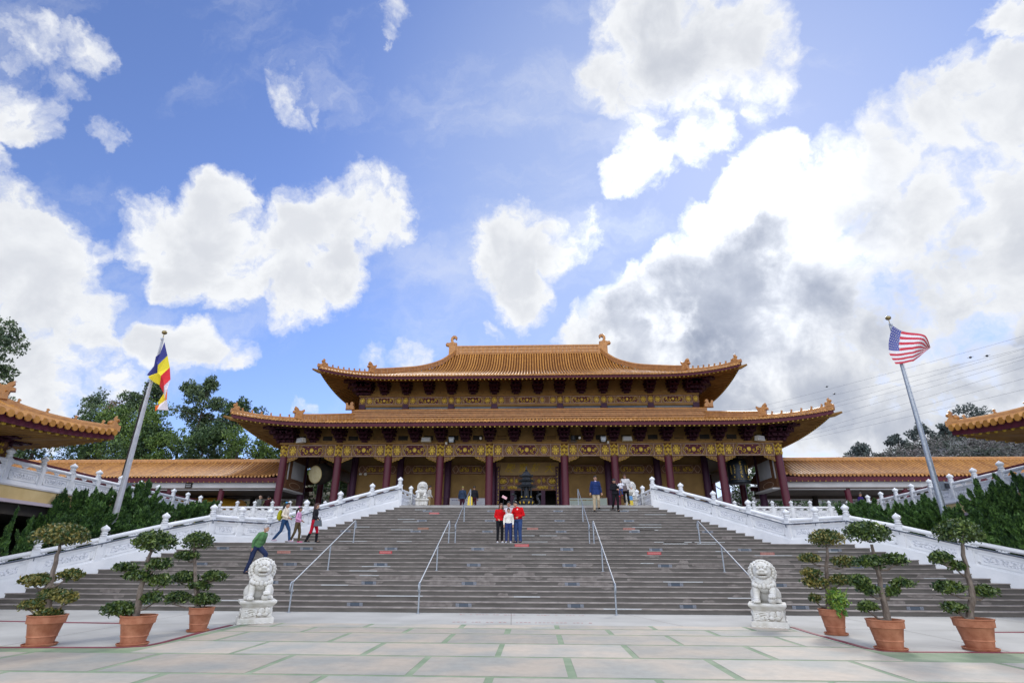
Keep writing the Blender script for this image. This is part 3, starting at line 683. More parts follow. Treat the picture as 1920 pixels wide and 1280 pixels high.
# carved friezes -------------------------------------------------------------
def flower(b, x, z, y, w, h):
    b.ball((x, y, z), (w*.24, .03, h*.24), 8, 5)
    for i in range(8):
        a = 2*PI*i/8+.4; px, pz = x+math.cos(a)*w*.34, z+math.sin(a)*h*.34; b.ball((px, y, pz), (w*.09, .02, h*.11), 6, 4)
        if i % 2: b.tube([(px, y, pz), (x+math.cos(a+.4)*w*.45, y, z+math.sin(a+.4)*h*.45)], .016, 4)
def dragon(b, xa, xb, z, y, h, flip=1):
    L_ = abs(xb-xa); sg = 1 if xb > xa else -1; k = max(2, int(round(L_/(h*.42))))
    for i in range(k):
        cx = xa+(xb-xa)*(i+.5)/k; f = 1 if i % 2 else -1; r = min(h*.27, L_/k*.62); cz = z+f*h*.05
        b.tube([(cx+sg*math.cos(a)*r*(1-a/7.5), y, cz+f*math.sin(a)*r*(1-a/7.5)) for a in np.linspace(-.6, 5.4, 11)], [.020+.018*math.sin(PI*q/10) for q in range(11)], 5)
        b.ball((cx, y, cz), (.035,.02,.035), 6, 4); b.tube([(cx+sg*r*.7, y, cz-f*r), (cx+sg*r*1.1, y, cz-f*r*1.25)], [.03,.012], 5)
        b.ball((cx-sg*r*.5, y, z-f*h*.30), (.05,.02,.028), 6, 4)
def frieze(root, x0, x1, z0, z1, y, centre=False):
    W = x1-x0; h = z1-z0; zc = (z0+z1)/2; b = MB(); b.box(x0, x1, y, y+.3, z0, z1); bd = b.build('frieze_board', BROWN, root)
    g = MB(); w_ = MB(); sq = min(.62, h*.8)
    cells = [('s', x0+sq*.62), ('s', x1-sq*.62)]
    lo, hi_ = x0+sq*1.35, x1-sq*1.35
    if centre: 
        cells += [('o', x0+W*.245), ('o', x1-W*.245)]; lo, hi_ = x0+W*.335, x1-W*.335
    for k, cx in cells:
        if k == 's':
            flower(g, cx, zc, y-.012, sq, h*.9); 
            for q in (-1, 1): w_.box(cx+q*sq*.56-.012, cx+q*sq*.56+.012, y-.012, y, z0+.03, z1-.03)
        else:
            R_ = h*.42; pts = [(cx+math.cos(a)*R_*.9, y-.012, zc+math.sin(a)*R_) for a in np.linspace(0, 2*PI, 7)]; w_.tube(pts, .018, 4); flower(g, cx, zc, y-.012, h*.6, h*.7)
    if hi_-lo > .6:
        c = h*.42; oct_ = [(lo,zc),(lo+c*.7,z1-.06),(hi_-c*.7,z1-.06),(hi_,zc),(hi_-c*.7,z0+.06),(lo+c*.7,z0+.06),(lo,zc)]
        w_.tube([(a, y-.015, z) for a, z in oct_], .02, 4)
        ins = MB(); ins.prism(oct_[:-1], y-.006, y-.001, 'y'); ins.build('panel_field', MAROON, bd)
        xc = (lo+hi_)/2; g.ball((xc, y-.02, zc+h*.02), (h*.17, .03, h*.19), 9, 6)
        dragon(g, xc-h*.26, lo+c*.45, zc, y-.02, h*1.0, 1); dragon(g, xc+h*.26, hi_-c*.45, zc, y-.02, h*1.0, 1)
        for q in (-1, 1):
            g.tube([(xc+q*h*.1, y-.02, z0+h*.2), (xc+q*h*.35, y-.02, z0+h*.16), (xc+q*h*.5, y-.02, z0+h*.26)], .018, 4)
            for dd in (.06, .12): g.tube([((lo if q < 0 else hi_)+q*dd, y-.012, zc), ((lo if q < 0 else hi_)+q*dd-q*c*.7, y-.012, z1-.05)], .009, 4); g.tube([((lo if q < 0 else hi_)+q*dd, y-.012, zc), ((lo if q < 0 else hi_)+q*dd-q*c*.7, y-.012, z0+.05)], .009, 4)
    w_.box(x0, x1, y-.014, y, z1-.035, z1-.008); w_.box(x0, x1, y-.014, y, z0+.008, z0+.03)
    g.build('gilt_carving', GOLD, bd, True); w_.build('panel_outline', PINK, bd)
    return bd
def spandrel(root, x, s, z, y):   # gilt bracket under the beam, s = direction away from the column
    poly = [(0,0),(0,-.40),(.10,-.42),(.14,-.32),(.28,-.33),(.36,-.25),(.52,-.25),(.62,-.14),(.74,-.12),(.80,0)]
    b = MB(); b.prism([(x+s*a, z+c) for a, c in poly], y, y+.10, 'y'); o = b.build('corner_bracket', BROWN, root)
    g = MB()
    for (a, c, r) in ((.12,-.2,.085),(.33,-.14,.08),(.55,-.09,.055)):
        g.tube([(x+s*(a+math.cos(t)*r*(1-t/9)), y-.012, z+c+math.sin(t)*r*(1-t/9)) for t in np.linspace(0, 5.2, 9)], .016, 4)
    g.tube([(x+s*a*.97, y-.012, z+c*.93-.01) for a, c in poly[1:]], .014, 4); g.build('gilt_carving', GOLD, o, True); return o
def dougong_mesh(corner=False):
    b = MB()
    for i in range(4):      # arms spread wider and reach further out with each tier
        z = i*.27; w = (.40,.62,.76,.84)[i]; d = .30+.42*i; b.box(-w/2, w/2, -d, .02, z, z+.10); b.box(-.06, .06, -d-.14, .0, z+.02, z+.15)
        for x in (-w/2+.05, 0, w/2-.05):
            for y in ([-d+.05] if i < 2 else [-d+.05, -d*.5]): b.frus((x, y), (.09,.09), (.15,.15), z+.10, z+.22)
        if i: b.box(-w*.6, w*.6, -.16, -.02, z-.06, z+.12)
    b.box(-.44, .44, -1.62, .0, 1.08, 1.18)
    return b
DG = dougong_mesh()

# ------------------------------------------------------------------ the hall
hall = empty('temple_hall', (0,40,4.5), 'large two-tiered temple hall with glazed orange roofs, maroon columns and gilt friezes', 'temple')
HO = Matrix.Translation((0,-40,-4.5))
def hb():
    b = MB(); b.T = None; return b
_build = MB.build
hallroot = bpy.data.objects.new('temp', None)
class HP:      # parents built world-coordinate meshes under the hall
    pass
hall.location = (0,0,0)
CX = [2.78, 6.45, 10.36, 14.16, 18.33]
# lower roof
prof = smooth_prof([(0,0),(.5,.46),(1,1)])
RL = Roof(51.0, 21.4, 14.05, 14.35, 7.35, 10.66, 1.75, prof, .72, 8.5, 2.4)
rl = build_roof(RL, hall, fas=.31, wall=(18.5, 11.15, 10.98), pre='lower_')
# lower roof's wall ridge band
b = MB(); pts = [Vector((x, 43.5, 12.40)) for x in np.linspace(-14.6, 14.6, 9)]
b.box(-14.7,14.7,43.38,43.62,12.3,13.20); 
for z, w in ((12.40,.08),(12.58,.13),(12.76,.06),(12.92,.11),(13.06,.16)): b.box(-14.75,14.75,43.38-w,43.63,z,z+.09)
b.tube([(-14.75,43.4,13.20),(14.75,43.4,13.20)], .07, 8); b.build('wall_ridge', RIDGE, rl, True, 35)
hip_ridges(RL, rl, .50, 6, 1.0)
for sx in (-1, 1): animal(CURL, Vector((sx*14.9, 43.3, 12.75)), (-sx, 0), 1.1, .3, 'curled_ornament', rl, .45)
# upper roof
prof = smooth_prof([(0,0),(.17,.10),(.36,.235),(.48,.33),(.66,.475),(.75,.565),(.85,.69),(.91,.79),(.97,.92),(1,1)], 30)
RU = Roof(53.0, 17.1, 12.3, 7.7, .12, 15.33, 6.45, prof, .82, 7.2, 2.4)
ru = build_roof(RU, hall, fas=.24, seg=24, wall=(14.3, 8.85, 16.0), pre='upper_')
b = MB(); P = [Vector((x, 53, 21.72)) for x in (-7.75, 0, 7.75)]; band(b, P, .98, .42); rg = b.build('main_ridge', RIDGE, ru, True, 35)
b = MB(); coursing(b, P, .98, .42, .42); b.build('tile_joints', JOINTC, rg)
hip_ridges(RU, ru, .34, 8, 1.0)
for sx in (-1, 1):
    b = MB(); b.box(sx*7.9-.5, sx*7.9+.5, 52.75, 53.25, 21.6, 22.6); b.build('ridge_end_block', RIDGE, ru)
    animal(TAIL, Vector((sx*7.95, 53, 22.5)), (sx, 0), 1.3, .36, 'ridge_dragon', ru)
# columns
colp = None
def column(x, y, z0, z1, r, mm=COLUMN, base=True, capital=True):
    b = MB(); b.lathe([(r*1.04,0),(r*1.04,.05),(r,.12),(r*.97,(z1-z0))], 20); c = b.build('column', mm, hall, True, 60); c.location = (x, y, z0)
    if base: d = MB().lathe([(r*1.5,0),(r*1.6,.1),(r*1.45,.22),(r*1.15,.26)], 20).build('column_base', TERR, c, True, 60)
    if capital:
        d = MB().lathe([(r*1.03, z1-z0-.98),(r*1.05,z1-z0-.96),(r*1.05,z1-z0),(r,z1-z0+.01)], 20).build('capital', BROWN, c, True, 60)
        g = MB(); h = z1-z0-.5
        for a in (-1.15, -.75, -.4, 0, .4, .75, 1.15):
            for k in range(3):
                t = a-PI/2; zz = h+(-.28+.28*k)+.06*math.cos(a*5); g.ball((math.cos(t)*r*1.07, math.sin(t)*r*1.07, zz), (.055,.05,.09), 6, 4)
        g.ball((0, -r*1.08, h), (.12,.06,.16), 8, 6)
        g.tube([(math.sin(t)*r*.9, -r*1.06+abs(math.sin(t))*.12, h+.34*math.cos(t)) for t in np.linspace(-2.6, 2.6, 14)], .028, 5); g.build('gilt_carving', GOLD, c, True)
    return c
for s in (-1, 1):
    for x in CX: column(s*x, 40, 4.5, 9.63, .27)
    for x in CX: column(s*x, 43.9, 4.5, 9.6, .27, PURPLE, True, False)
    for y in (47.8, 51.7, 55.6): column(s*18.33, y, 4.5, 9.6, .27, COLUMN, True, False)
# lower frieze with corner brackets
xs = [-x for x in CX[::-1]]+CX
for i, (a, c) in enumerate(zip(xs, xs[1:])):
    frieze(hall, a+.27, c-.27, 8.70, 9.60, 39.86, centre=(i == 4))
    spandrel(hall, a+.29, 1, 8.69, 39.92); spandrel(hall, c-.29, -1, 8.69, 39.92)
for s in (-1, 1):      # side friezes
    b = MB(); b.box(s*18.33-.15, s*18.33+.15, 40.25, 62, 8.70, 9.60); b.build('side_frieze_board', BROWN, hall)
b = MB(); b.box(-18.7,18.7,39.70,40.2,9.605,9.72); b.build('frieze_cap', OCHRE2, hall)
b = MB(); b.box(-18.5,18.5,40.0,40.15,9.72,10.95); b.build('bracket_wall', OCHRE, hall)
b = MB(); b.box(-18.4,18.4,40.16,62,9.75,9.9); b.build('porch_ceiling', mat('dark_ceiling', (.10,.075,.04), (.15,.11,.06), 1, .8), hall)
for s in (-1, 1): b = MB(); b.box(s*18.27-.08,s*18.27+.08,40.3,62,9.72,10.95); b.build('side_bracket_wall', OCHRE, hall)
proto = None
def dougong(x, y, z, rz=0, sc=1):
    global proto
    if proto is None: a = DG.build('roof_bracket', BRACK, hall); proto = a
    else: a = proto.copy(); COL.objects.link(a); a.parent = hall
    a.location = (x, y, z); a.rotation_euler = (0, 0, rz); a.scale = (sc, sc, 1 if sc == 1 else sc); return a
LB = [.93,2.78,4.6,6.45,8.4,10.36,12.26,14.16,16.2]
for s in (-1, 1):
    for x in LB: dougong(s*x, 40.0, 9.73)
    for dx in (0, .55, -.55): dougong(s*(18.33+dx*.8), 40.0, 9.73)
    dougong(s*18.3, 40.05, 9.73, s*PI/4, 1.15)
    for dy in (.6, 2, 3.9, 5.8, 7.7): dougong(s*18.35, 40+dy, 9.73, s*PI/2)
# cut-out plates between the brackets, vents and dark openings
def plates(ys, zs, X, name, hh=.34):
    for a, c in zip(X, X[1:]):
        if c-a < .6: continue
        b = MB(); m0, m1 = a+.42, c-.42
        b.prism([(a+.16,zs),(a+.22,zs+.12),(a+.36,zs+.14),(m0+.06,zs+hh),(m1-.06,zs+hh),(c-.36,zs+.14),(c-.22,zs+.12),(c-.16,zs)], ys-.05, ys-.001, 'y'); o = b.build(name, OCHRE2, hall)
        d = MB(); d.tube([((a+c)/2, ys-.06, zs+hh*.72), ((a+c)/2, ys-.049, zs+hh*.72)], .035, 8); d.build('vent_hole', VOID, o)
LX = sorted([-x for x in LB]+LB+[-18.3, 18.3])
plates(39.99, 9.725, LX, 'bracket_plate', .16)
kinds = {0:'d',1:'d',2:'d',3:'l',4:'d',5:'d',6:'d',7:'d',8:'l',9:'w',10:'l',11:'d',12:'d',13:'d',14:'d',15:'l',16:'d',17:'d',18:'d'}
for i, (a, c) in enumerate(zip(LX, LX[1:])):
    k = kinds[i]; x = (a+c)/2
    if k == 'w': continue
    b = MB(); b.box(x-.36, x+.36, 39.975, 39.998, 9.93, 10.27); o = b.build('vent_opening', VOID, hall)
    if k == 'l':
        b = MB()
        for z in (9.93, 10.04, 10.13, 10.22): b.box(x-.38, x+.38, 39.955, 39.974, z, z+.045)
        b.box(x-.42, x-.36, 39.95, 39.976, 9.9, 10.30); b.box(x+.36, x+.42, 39.95, 39.976, 9.9, 10.30); b.build('louvre', OCHRE2, o)
# walls behind the porch
b = MB()
for s in (-1, 1): b.box(min(s*2.75, s*14.2), max(s*2.75, s*14.2), 44.05, 44.3, 4.5, 9.75)
b.box(-2.76, 2.76, 44.05, 44.3, 8.95, 9.75); b.build('plaster_wall', OCHRE, hall)
b = MB()
for s in (-1, 1): b.box(min(s*14.0, s*14.2), max(s*14.0, s*14.2), 44.3, 62, 4.5, 13)
b.box(-14.2,14.2,61.8,62,4.5,13); b.build('side_wall', OCHRE, hall)
for a, c in ((-14.16,-10.36),(-10.36,-6.45),(-6.45,-2.78),(2.78,6.45),(6.45,10.36),(10.36,14.16)):
    b = MB(); b.box(a+.27, c-.27, 43.92, 44.04, 8.0, 8.72); pn = b.build('shaded_frieze', BROWN, hall)
    w = MB(); xc = (a+c)/2
    for x_, ww in ((xc, 1.0), (a+.62, .26), (c-.62, .26)): 
        w.tube([(x_-ww,43.9,8.36),(x_-ww+.18,43.9,8.64),(x_+ww-.18,43.9,8.64),(x_+ww,43.9,8.36),(x_+ww-.18,43.9,8.08),(x_-ww+.18,43.9,8.08),(x_-ww,43.9,8.36)], .018, 4)
    w.build('panel_outline', PINK, pn)
    g = MB(); dragon(g, xc-.12, xc-.85, 8.36, 43.9, .55); dragon(g, xc+.12, xc+.85, 8.36, 43.9, .55); g.build('gilt_carving', GOLD, pn, True)
b = MB()
for a, c in ((-10.1,-6.7),(-6.2,-3.1),(3.1,6.2),(6.7,10.1)): b.box(a, c, 43.98, 44.045, 6.13, 6.2)
b.build('wall_rail', BROWN, hall)
# doorway
b = MB(); b.box(-2.5,2.5,44.05,44.25,6.72,7.86); dr = b.build('door_lintel', BROWN, hall)
g = MB(); w = MB()
for s in (-1, 1):
    w.tube([(s*2.0+math.cos(t)*.44, 44.03, 7.45+math.sin(t)*.34) for t in np.linspace(0, 2*PI, 15)], .018, 4)
    flower(g, s*2.0, 7.45, 44.03, .6, .5)
    for dx in (.30, -.30): dragon(g, s*2.0+dx, s*2.0+dx*.2, 7.45, 44.03, .5)
    flower(g, s*1.3, 7.5, 44.03, .32, .4); flower(g, s*.9, 7.45, 44.03, .34, .4); flower(g, s*.3, 7.45, 44.03, .5, .45)
    w.tube([(s*2.0+math.cos(t)*.22, 44.03, 6.93+math.sin(t)*.12) for t in np.linspace(0, 2*PI, 9)], .014, 4); flower(g, s*2.0, 6.93, 44.03, .3, .2)
    dragon(g, s*1.6, s*.8, 6.95, 44.03, .3); w.box(s*1.08-.012, s*1.08+.012, 44.03, 44.05, 7.15, 7.8)
    w.tube([(s*2.45,44.03,7.1),(s*1.2,44.03,7.1),(s*.5,44.03,6.85)], .014, 4)
g.build('gilt_carving', GOLD, dr, True); w.build('panel_outline', PINK, dr)
b = MB()
for x in (-2.5, -1.22, 1.22, 2.5): b.box(x-.16, x+.16, 44.0, 44.3, 4.5, 6.72)
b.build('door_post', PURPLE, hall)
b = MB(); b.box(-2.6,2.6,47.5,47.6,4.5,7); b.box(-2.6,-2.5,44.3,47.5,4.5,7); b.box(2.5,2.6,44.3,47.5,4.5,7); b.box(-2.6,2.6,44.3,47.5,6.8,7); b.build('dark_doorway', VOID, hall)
# name board, read right to left
b = MB(); b.box(-2.56,2.56,43.9,44.02,7.88,8.93); nb = b.build('name_board', mat('board_ochre', (.36,.23,.085), (.42,.27,.10), 2, .6), hall)
b = MB(); 
for z in (7.86, 8.92): b.box(-2.6,2.6,43.87,43.9,z,z+.03)
b.build('board_frame', BROWN, nb)
def text(s, size, loc, mm, parent, ext=.012, name='lettering', rot=(PI/2,0,0), align='CENTER', shear=0):
    cu = bpy.data.curves.new(name, 'FONT'); cu.body = s; cu.size = size; cu.extrude = ext; cu.align_x = align; cu.align_y = 'CENTER'; cu.shear = shear; cu.offset = size*.012
    o = bpy.data.objects.new(name, cu); COL.objects.link(o); o.location = loc; o.rotation_euler = rot; cu.materials.append(mm)
    bpy.context.view_layer.update(); me = bpy.data.meshes.new_from_object(o.evaluated_get(bpy.context.evaluated_depsgraph_get())); q = bpy.data.objects.new(name, me); COL.objects.link(q); q.location = loc; bpy.data.objects.remove(o); bpy.data.curves.remove(cu); o = q
    if parent: o.parent = parent
    return o
for ch, x, tw in (('殿',-1.45,.1), ('寶',-.42,-.05), ('雄',.62,.06), ('大',1.72,0)):
    o = text(ch, .74, (x, 43.885, 8.41), GOLD, nb, shear=.25); o.rotation_euler = (PI/2, tw, 0)
b = MB(); rr = random.Random(2)
for i in range(9): b.box(-2.36,-2.31,43.89,43.9,8.62-i*.06,8.65-i*.06); b.box(-2.22,-2.17,43.89,43.9,8.7-i*.05,8.725-i*.05)
b.build('small_inscription', BROWN, nb)
# gilt couplets down the inner door columns
for s in (-1, 1):
    b = MB(); x = s*2.35
    for i in range(13):
        z = 8.2-i*.28
        for j in range(5): b.box(x+rr.uniform(-.07,.03), x+rr.uniform(.04,.08), 43.5, 43.52, z+j*.04, z+j*.04+.022)
    pb = MB(); pb.box(x-.12, x+.12, 43.52, 43.56, 4.6, 8.5); o = pb.build('couplet_board', PURPLE, hall); b.build('gilt_characters', GOLD, o)
# upper storey
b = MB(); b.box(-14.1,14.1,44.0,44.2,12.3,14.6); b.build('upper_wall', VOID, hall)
UX = [-14.1,-10.36,-6.45,-2.78,2.78,6.45,10.36,14.1]
b = MB()
for a, c in zip(UX, UX[1:]): b.box(a+.26, c-.26, 43.86, 44.0, 13.60, 13.79)
b.build('window_head', OCHRE2, hall)
for i, (a, c) in enumerate(zip(UX, UX[1:])):
    frieze(hall, a+.27, c-.27, 13.80, 14.46, 43.88, centre=(i == 3))
    gl = MB(); gl.box(a+.3, c-.3, 43.97, 43.99, 13.0, 13.59); gl.build('clerestory_window', mat('window_glass_%d' % i, (.02,.03,.05), None, rough=.1), hall)
for x in UX:
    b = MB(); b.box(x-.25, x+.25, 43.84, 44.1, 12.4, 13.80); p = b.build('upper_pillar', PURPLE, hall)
    b = MB(); b.box(x-.27, x+.27, 43.82, 44.1, 13.80, 14.47); q = b.build('pillar_head', BROWN, p); g = MB(); flower(g, x, 14.13, 43.80, .5, .6); g.build('gilt_carving', GOLD, q, True)
b = MB(); b.box(-14.4,14.4,43.72,44.1,14.475,14.58); b.build('upper_frieze_cap', OCHRE2, hall)
b = MB(); b.box(-14.2,14.2,44.0,44.15,14.58,16.0); b.box(-14.2,-14.05,44,62,12.4,16); b.box(14.05,14.2,44,62,12.4,16); b.box(-14.2,14.2,61.9,62,12.4,16); b.build('upper_bracket_wall', OCHRE, hall)
UB = [.93,2.78,4.6,6.45,8.4,10.36,12.26]
for s in (-1, 1):
    for x in UB: dougong(s*x, 44.0, 14.62)
    for dx in (0, .5, -.5): dougong(s*(14.05+dx*.8), 44.0, 14.62)
    dougong(s*14.1, 44.05, 14.62, s*PI/4, 1.15)
    for dy in (.6, 2, 3.9, 5.8): dougong(s*14.1, 44+dy, 14.62, s*PI/2)
plates(43.99, 14.585, sorted([-x for x in UB]+UB+[-14.1,14.1]), 'bracket_plate', .40)
# end wall panels of the porch where the galleries join
for s in (-1, 1):
    b = MB(); b.box(s*18.2-.08, s*18.2+.08, 40.4, 43.7, 7.12, 8.69); o = b.build('end_panel', BROWN, hall)
    b = MB(); xx = s*18.1; b.box(min(xx, xx-s*.03), max(xx, xx-s*.03), 41.2, 43.4, 7.3, 8.6); b.build('grey_board', GREYP, o)
    b = MB(); b.box(min(xx, xx-s*.04), max(xx, xx-s*.04), 40.45, 40.6, 7.15, 8.65); b.build('pale_frame', BEAMW, o)
    b = MB(); b.box(s*18.2-.12, s*18.2+.12, 40.4, 43.7, 6.5, 7.12); o = b.build('carved_side_beam', BROWN, hall)
    w = MB(); w.tube([(s*18.06, 41.0+1.9*(.5+.5*math.cos(t)), 6.81+.22*math.sin(t)) for t in np.linspace(0, 2*PI, 17)], .016, 4); w.build('panel_outline', PINK, o)
    b = MB(); b.box(s*18.2-.5, s*18.2+.12, 40.4, 43.7, 6.38, 6.49); b.build('side_beam_ledge', BEAMW, hall)

def rebase(root, L_):
    L_ = Vector(L_); root.location = Vector(root.location)+L_
    for c in root.children: c.location = Vector(c.location)-L_
rebase(hall, (0, 40, 4.5))
# ------------------------------------------------------------------ side galleries
for s, w in ((-1, 'left'), (1, 'right')):
    g = empty('covered_gallery', (0,0,0), 'long low covered gallery with an orange tile roof joining the hall on the %s' % w, 'gallery')
    x0, x1 = (s*18.75, s*46); xa, xb = min(x0, x1), max(x0, x1)
    def gp(x, t, sy=-1): 
        e = .22*max(0, 1-abs(x-x0)/1.6)**2*(1-t)
        return Vector((x, 44.2+sy*3.2*(1-t), 7.42+1.62*(.75*t+.25*t*t)+e))
    b = MB()
    for sy in (-1, 1): b.grid(lambda u, v: gp(xa+(xb-xa)*u, v, sy), 20, 6)
    rf = b.build('roof', TILEB, g, True)
    b = MB(); x = xa+.1
    while x < xb: b.rib([gp(x, j/6) for j in range(7)], (1,0,0), .082); x += .285
    b.build('tile_rows', TILE, rf, True, 40)
    b = MB(); b.sweep([(xa,44.2,9.02),(xb,44.2,9.02)], .3, .16); b.tube([(xa,44.2,9.2),(xb,44.2,9.2)], .1, 8); b.build('ridge', RIDGE, rf, True, 35)
    b = MB(); b.box(xa,xb,41.08,41.16,7.0,7.36); b.box(xa,xb,47.2,47.3,7.0,7.36); b.build('eave_fascia', MAROON, g)
    b = MB(); x = xa+.2
    while x < xb: b.tube([(x,41.04,7.03),(x,41.09,7.03)], .032, 6); x += .42
    b.build('rafter_ends', GOLD, g)['kind'] = 'stuff'
    b = MB(); b.box(xa,xb,41.4,41.62,6.46,7.02); b.box(xa,xb,41.36,41.4,6.44,6.52); b.build('front_beam', BEAMW, g)
    b = MB(); b.box(xa,xb,46.4,46.6,6.2,6.30); b.build('back_beam', BEAMW, g)
    b = MB(); b.box(xa,xb,41.2,47.2,6.52,6.6); b.box(xa,xb,46.42,46.58,6.30,6.9); b.build('ceiling', mat('gallery_ceiling', (.06,.045,.035), (.09,.065,.05), 1, .8), g)
    for x in (23.5, 27.6, 31.7, 35.8, 39.9, 44):
        for y, mm, r in ((41.5, COLUMN, .2), (46.5, VOID, .24)):
            b = MB(); b.lathe([(r,0),(r,2.4)], 16); c = b.build('column', mm, g, True, 60); c.location = (s*x, y, 4.13)
    rebase(g, (s*30, 44, 4.13))
    if s < 0:
        t = empty('exit_sign', (-26.1, 41.33, 6.62), 'small dark sign board hung on the white beam of the left gallery', 'sign')
        b = MB(); b.box(-.26,.26,-.03,.03,0,.36); b.build('board', VOID, t)
        b = MB()
        for r_ in range(2):
            for i in range(4): b.box(-.19+i*.1, -.13+i*.1, -.04, -.03, .07+r_*.15, .15+r_*.15)
        b.build('faint_characters', GREYP, t)
# ------------------------------------------------------------------ flank pavilions, only their inner far corners in view
for s, w in ((-1, 'left'), (1, 'right')):
    pv = empty('side_pavilion', (0,0,0), 'corner pavilion with an upturned orange tile roof rising over the walkway at the %s edge' % w, 'pavilion')
    R = Roof(15.4, 6.2, 6.2, .6, .6, 6.05, 2.5, smooth_prof([(0,0),(.4,.27),(1,1)]), .42, 5.0, 2.0)
    rf = build_roof(R, pv, step=.33, r=.115, fas=.26, wall=(3.7, 4.0, 5.82), raf=.36)
    hip_ridges(R, rf, .5, 4, .8, hb=.35, hs=.16, sxs=(-s,), fsy=1)
    for a in (-1, 1):
        for c in (-1, 1):
            b = MB(); b.lathe([(.22,0),(.22,1.9)], 16); q = b.build('column', COLUMN, pv, True, 60); q.location = (a*3.6, 15.4+c*3.9, 3.87)
            g = MB(); d = MB(); d.lathe([(.235,1.15),(.235,1.75)], 16); cp = d.build('capital', BROWN, q, True, 60)
            for k in range(26): t = rr.uniform(0, 2*PI); g.ball((math.cos(t)*.235, math.sin(t)*.235, rr.uniform(1.2,1.7)), (.04,.04,.06), 6, 4)
            g.build('gilt_carving', GOLD, cp, True)
            for dx, dy in ((0,0),(-a*.5,0),(-a*1.6,0),(0,-c*.5),(0,-c*1.6)):
                e = proto.copy(); COL.objects.link(e); e.parent = pv; e.location = (a*3.65+dx, 15.4+c*3.95+dy, 5.50); e.scale = (.75,.75,.35); e.rotation_euler = (0,0, (0 if c < 0 else PI) if dy == 0 else (PI/2 if a > 0 else -PI/2))
    b = MB(); b.box(-3.7,3.7,11.4,11.6,5.50,5.80); b.box(-3.7,3.7,19.2,19.4,5.50,5.80); b.box(-3.7,-3.5,11.6,19.2,5.50,5.80); b.box(3.5,3.7,11.6,19.2,5.50,5.80); b.build('beam', OCHRE, pv)
    pv.location = (s*23.1, 0, 0)
    for c in pv.children: c.location.y -= 15.4; c.location.z -= 3.87
    pv.location = (s*23.1, 15.4, 3.87)
b = MB(); b.tube([(0,-.9+1.8*i/10,.75*math.sin(PI*i/10)) for i in range(11)], .16, 10); b.tube([(-.25,-.9+1.8*i/10,.75*math.sin(PI*i/10)-.1) for i in range(11)], .12, 8)
o = b.build('arched_roof_ridge', RIDGE, None, True); o.location = (-22.6, 27.0, 5.15); o.scale = (.8,.62,.6); tag(o, 'small arched orange tile ridge showing above the left walkway parapet', 'roof')
b = MB(); b.box(-23.3,-21.9,26,28,4.8,5.2); tag(b.build('gate_canopy', MAROON), 'maroon block under the small arched ridge by the left walkway', 'canopy')

# ------------------------------------------------------------------ hills
HILLM = mat('hillside_earth', (.05,.055,.028), (.17,.125,.085), .16, .95, .5, 1.5, det=10, lo=.35, hi=.7)
def sstep(a, b, x): t = min(1, max(0, (x-a)/(b-a))); return t*t*(3-2*t)
def hl(x, y): return -.5+ (4.2*sstep(46, 50, y)*sstep(-16,-24,x)) + 8.2*sstep(48, 62, y)*sstep(-17, -33, x) + max(0, y-62)*.10*sstep(-20,-40,x)+ .5*math.sin(x*.35)*math.cos(y*.3)*sstep(-20,-30,x)
b = MB(); b.grid(lambda u, v: (-150+136*u, 47.3+120*v*v, hl(-150+136*u, 47.3+120*v*v)), 70, 40); b.build('left_hill', HILLM, None, True)['kind'] = 'structure'
HILLR = mat('hazy_hillside', (.085,.10,.095), (.19,.17,.185), .045, .95, .5, .8, det=10, lo=.35, hi=.65)  # distance haze is put into these hillside colours
def crest(x): return 17.6 + 9*sstep(60, 82, x) + 5.0*sstep(88, 112, x)+.8*math.sin(x*.21)+.02*max(0, x-112)
def hr(x, y): return -1+ sstep(70, 140, y)*crest(x)*sstep(20, 60, x) + max(0, y-140)*.03
b = MB(); b.grid(lambda u, v: (15+320*u, 66+150*v, hr(15+320*u, 66+150*v)), 90, 50); b.build('right_hill', HILLR, None, True)['kind'] = 'structure'
def cloudpts(c, r, n, k=9, shell=.75, zsq=1.):
    # leaf points gathered in clumps through an ellipsoid
    out_ = []; nc = max(3, n//k)
    v = rng.normal(size=(nc,3)); v /= np.linalg.norm(v, axis=1)[:,None]; v *= (rng.uniform(shell**3, 1, nc)**(1/3) if shell else rng.uniform(0,1,nc)**(1/3))[:,None]
    C_ = v*np.array(r); p = np.repeat(C_, k, 0) + rng.normal(size=(nc*k,3))*np.array(r)*.11
    return p+np.array(c)
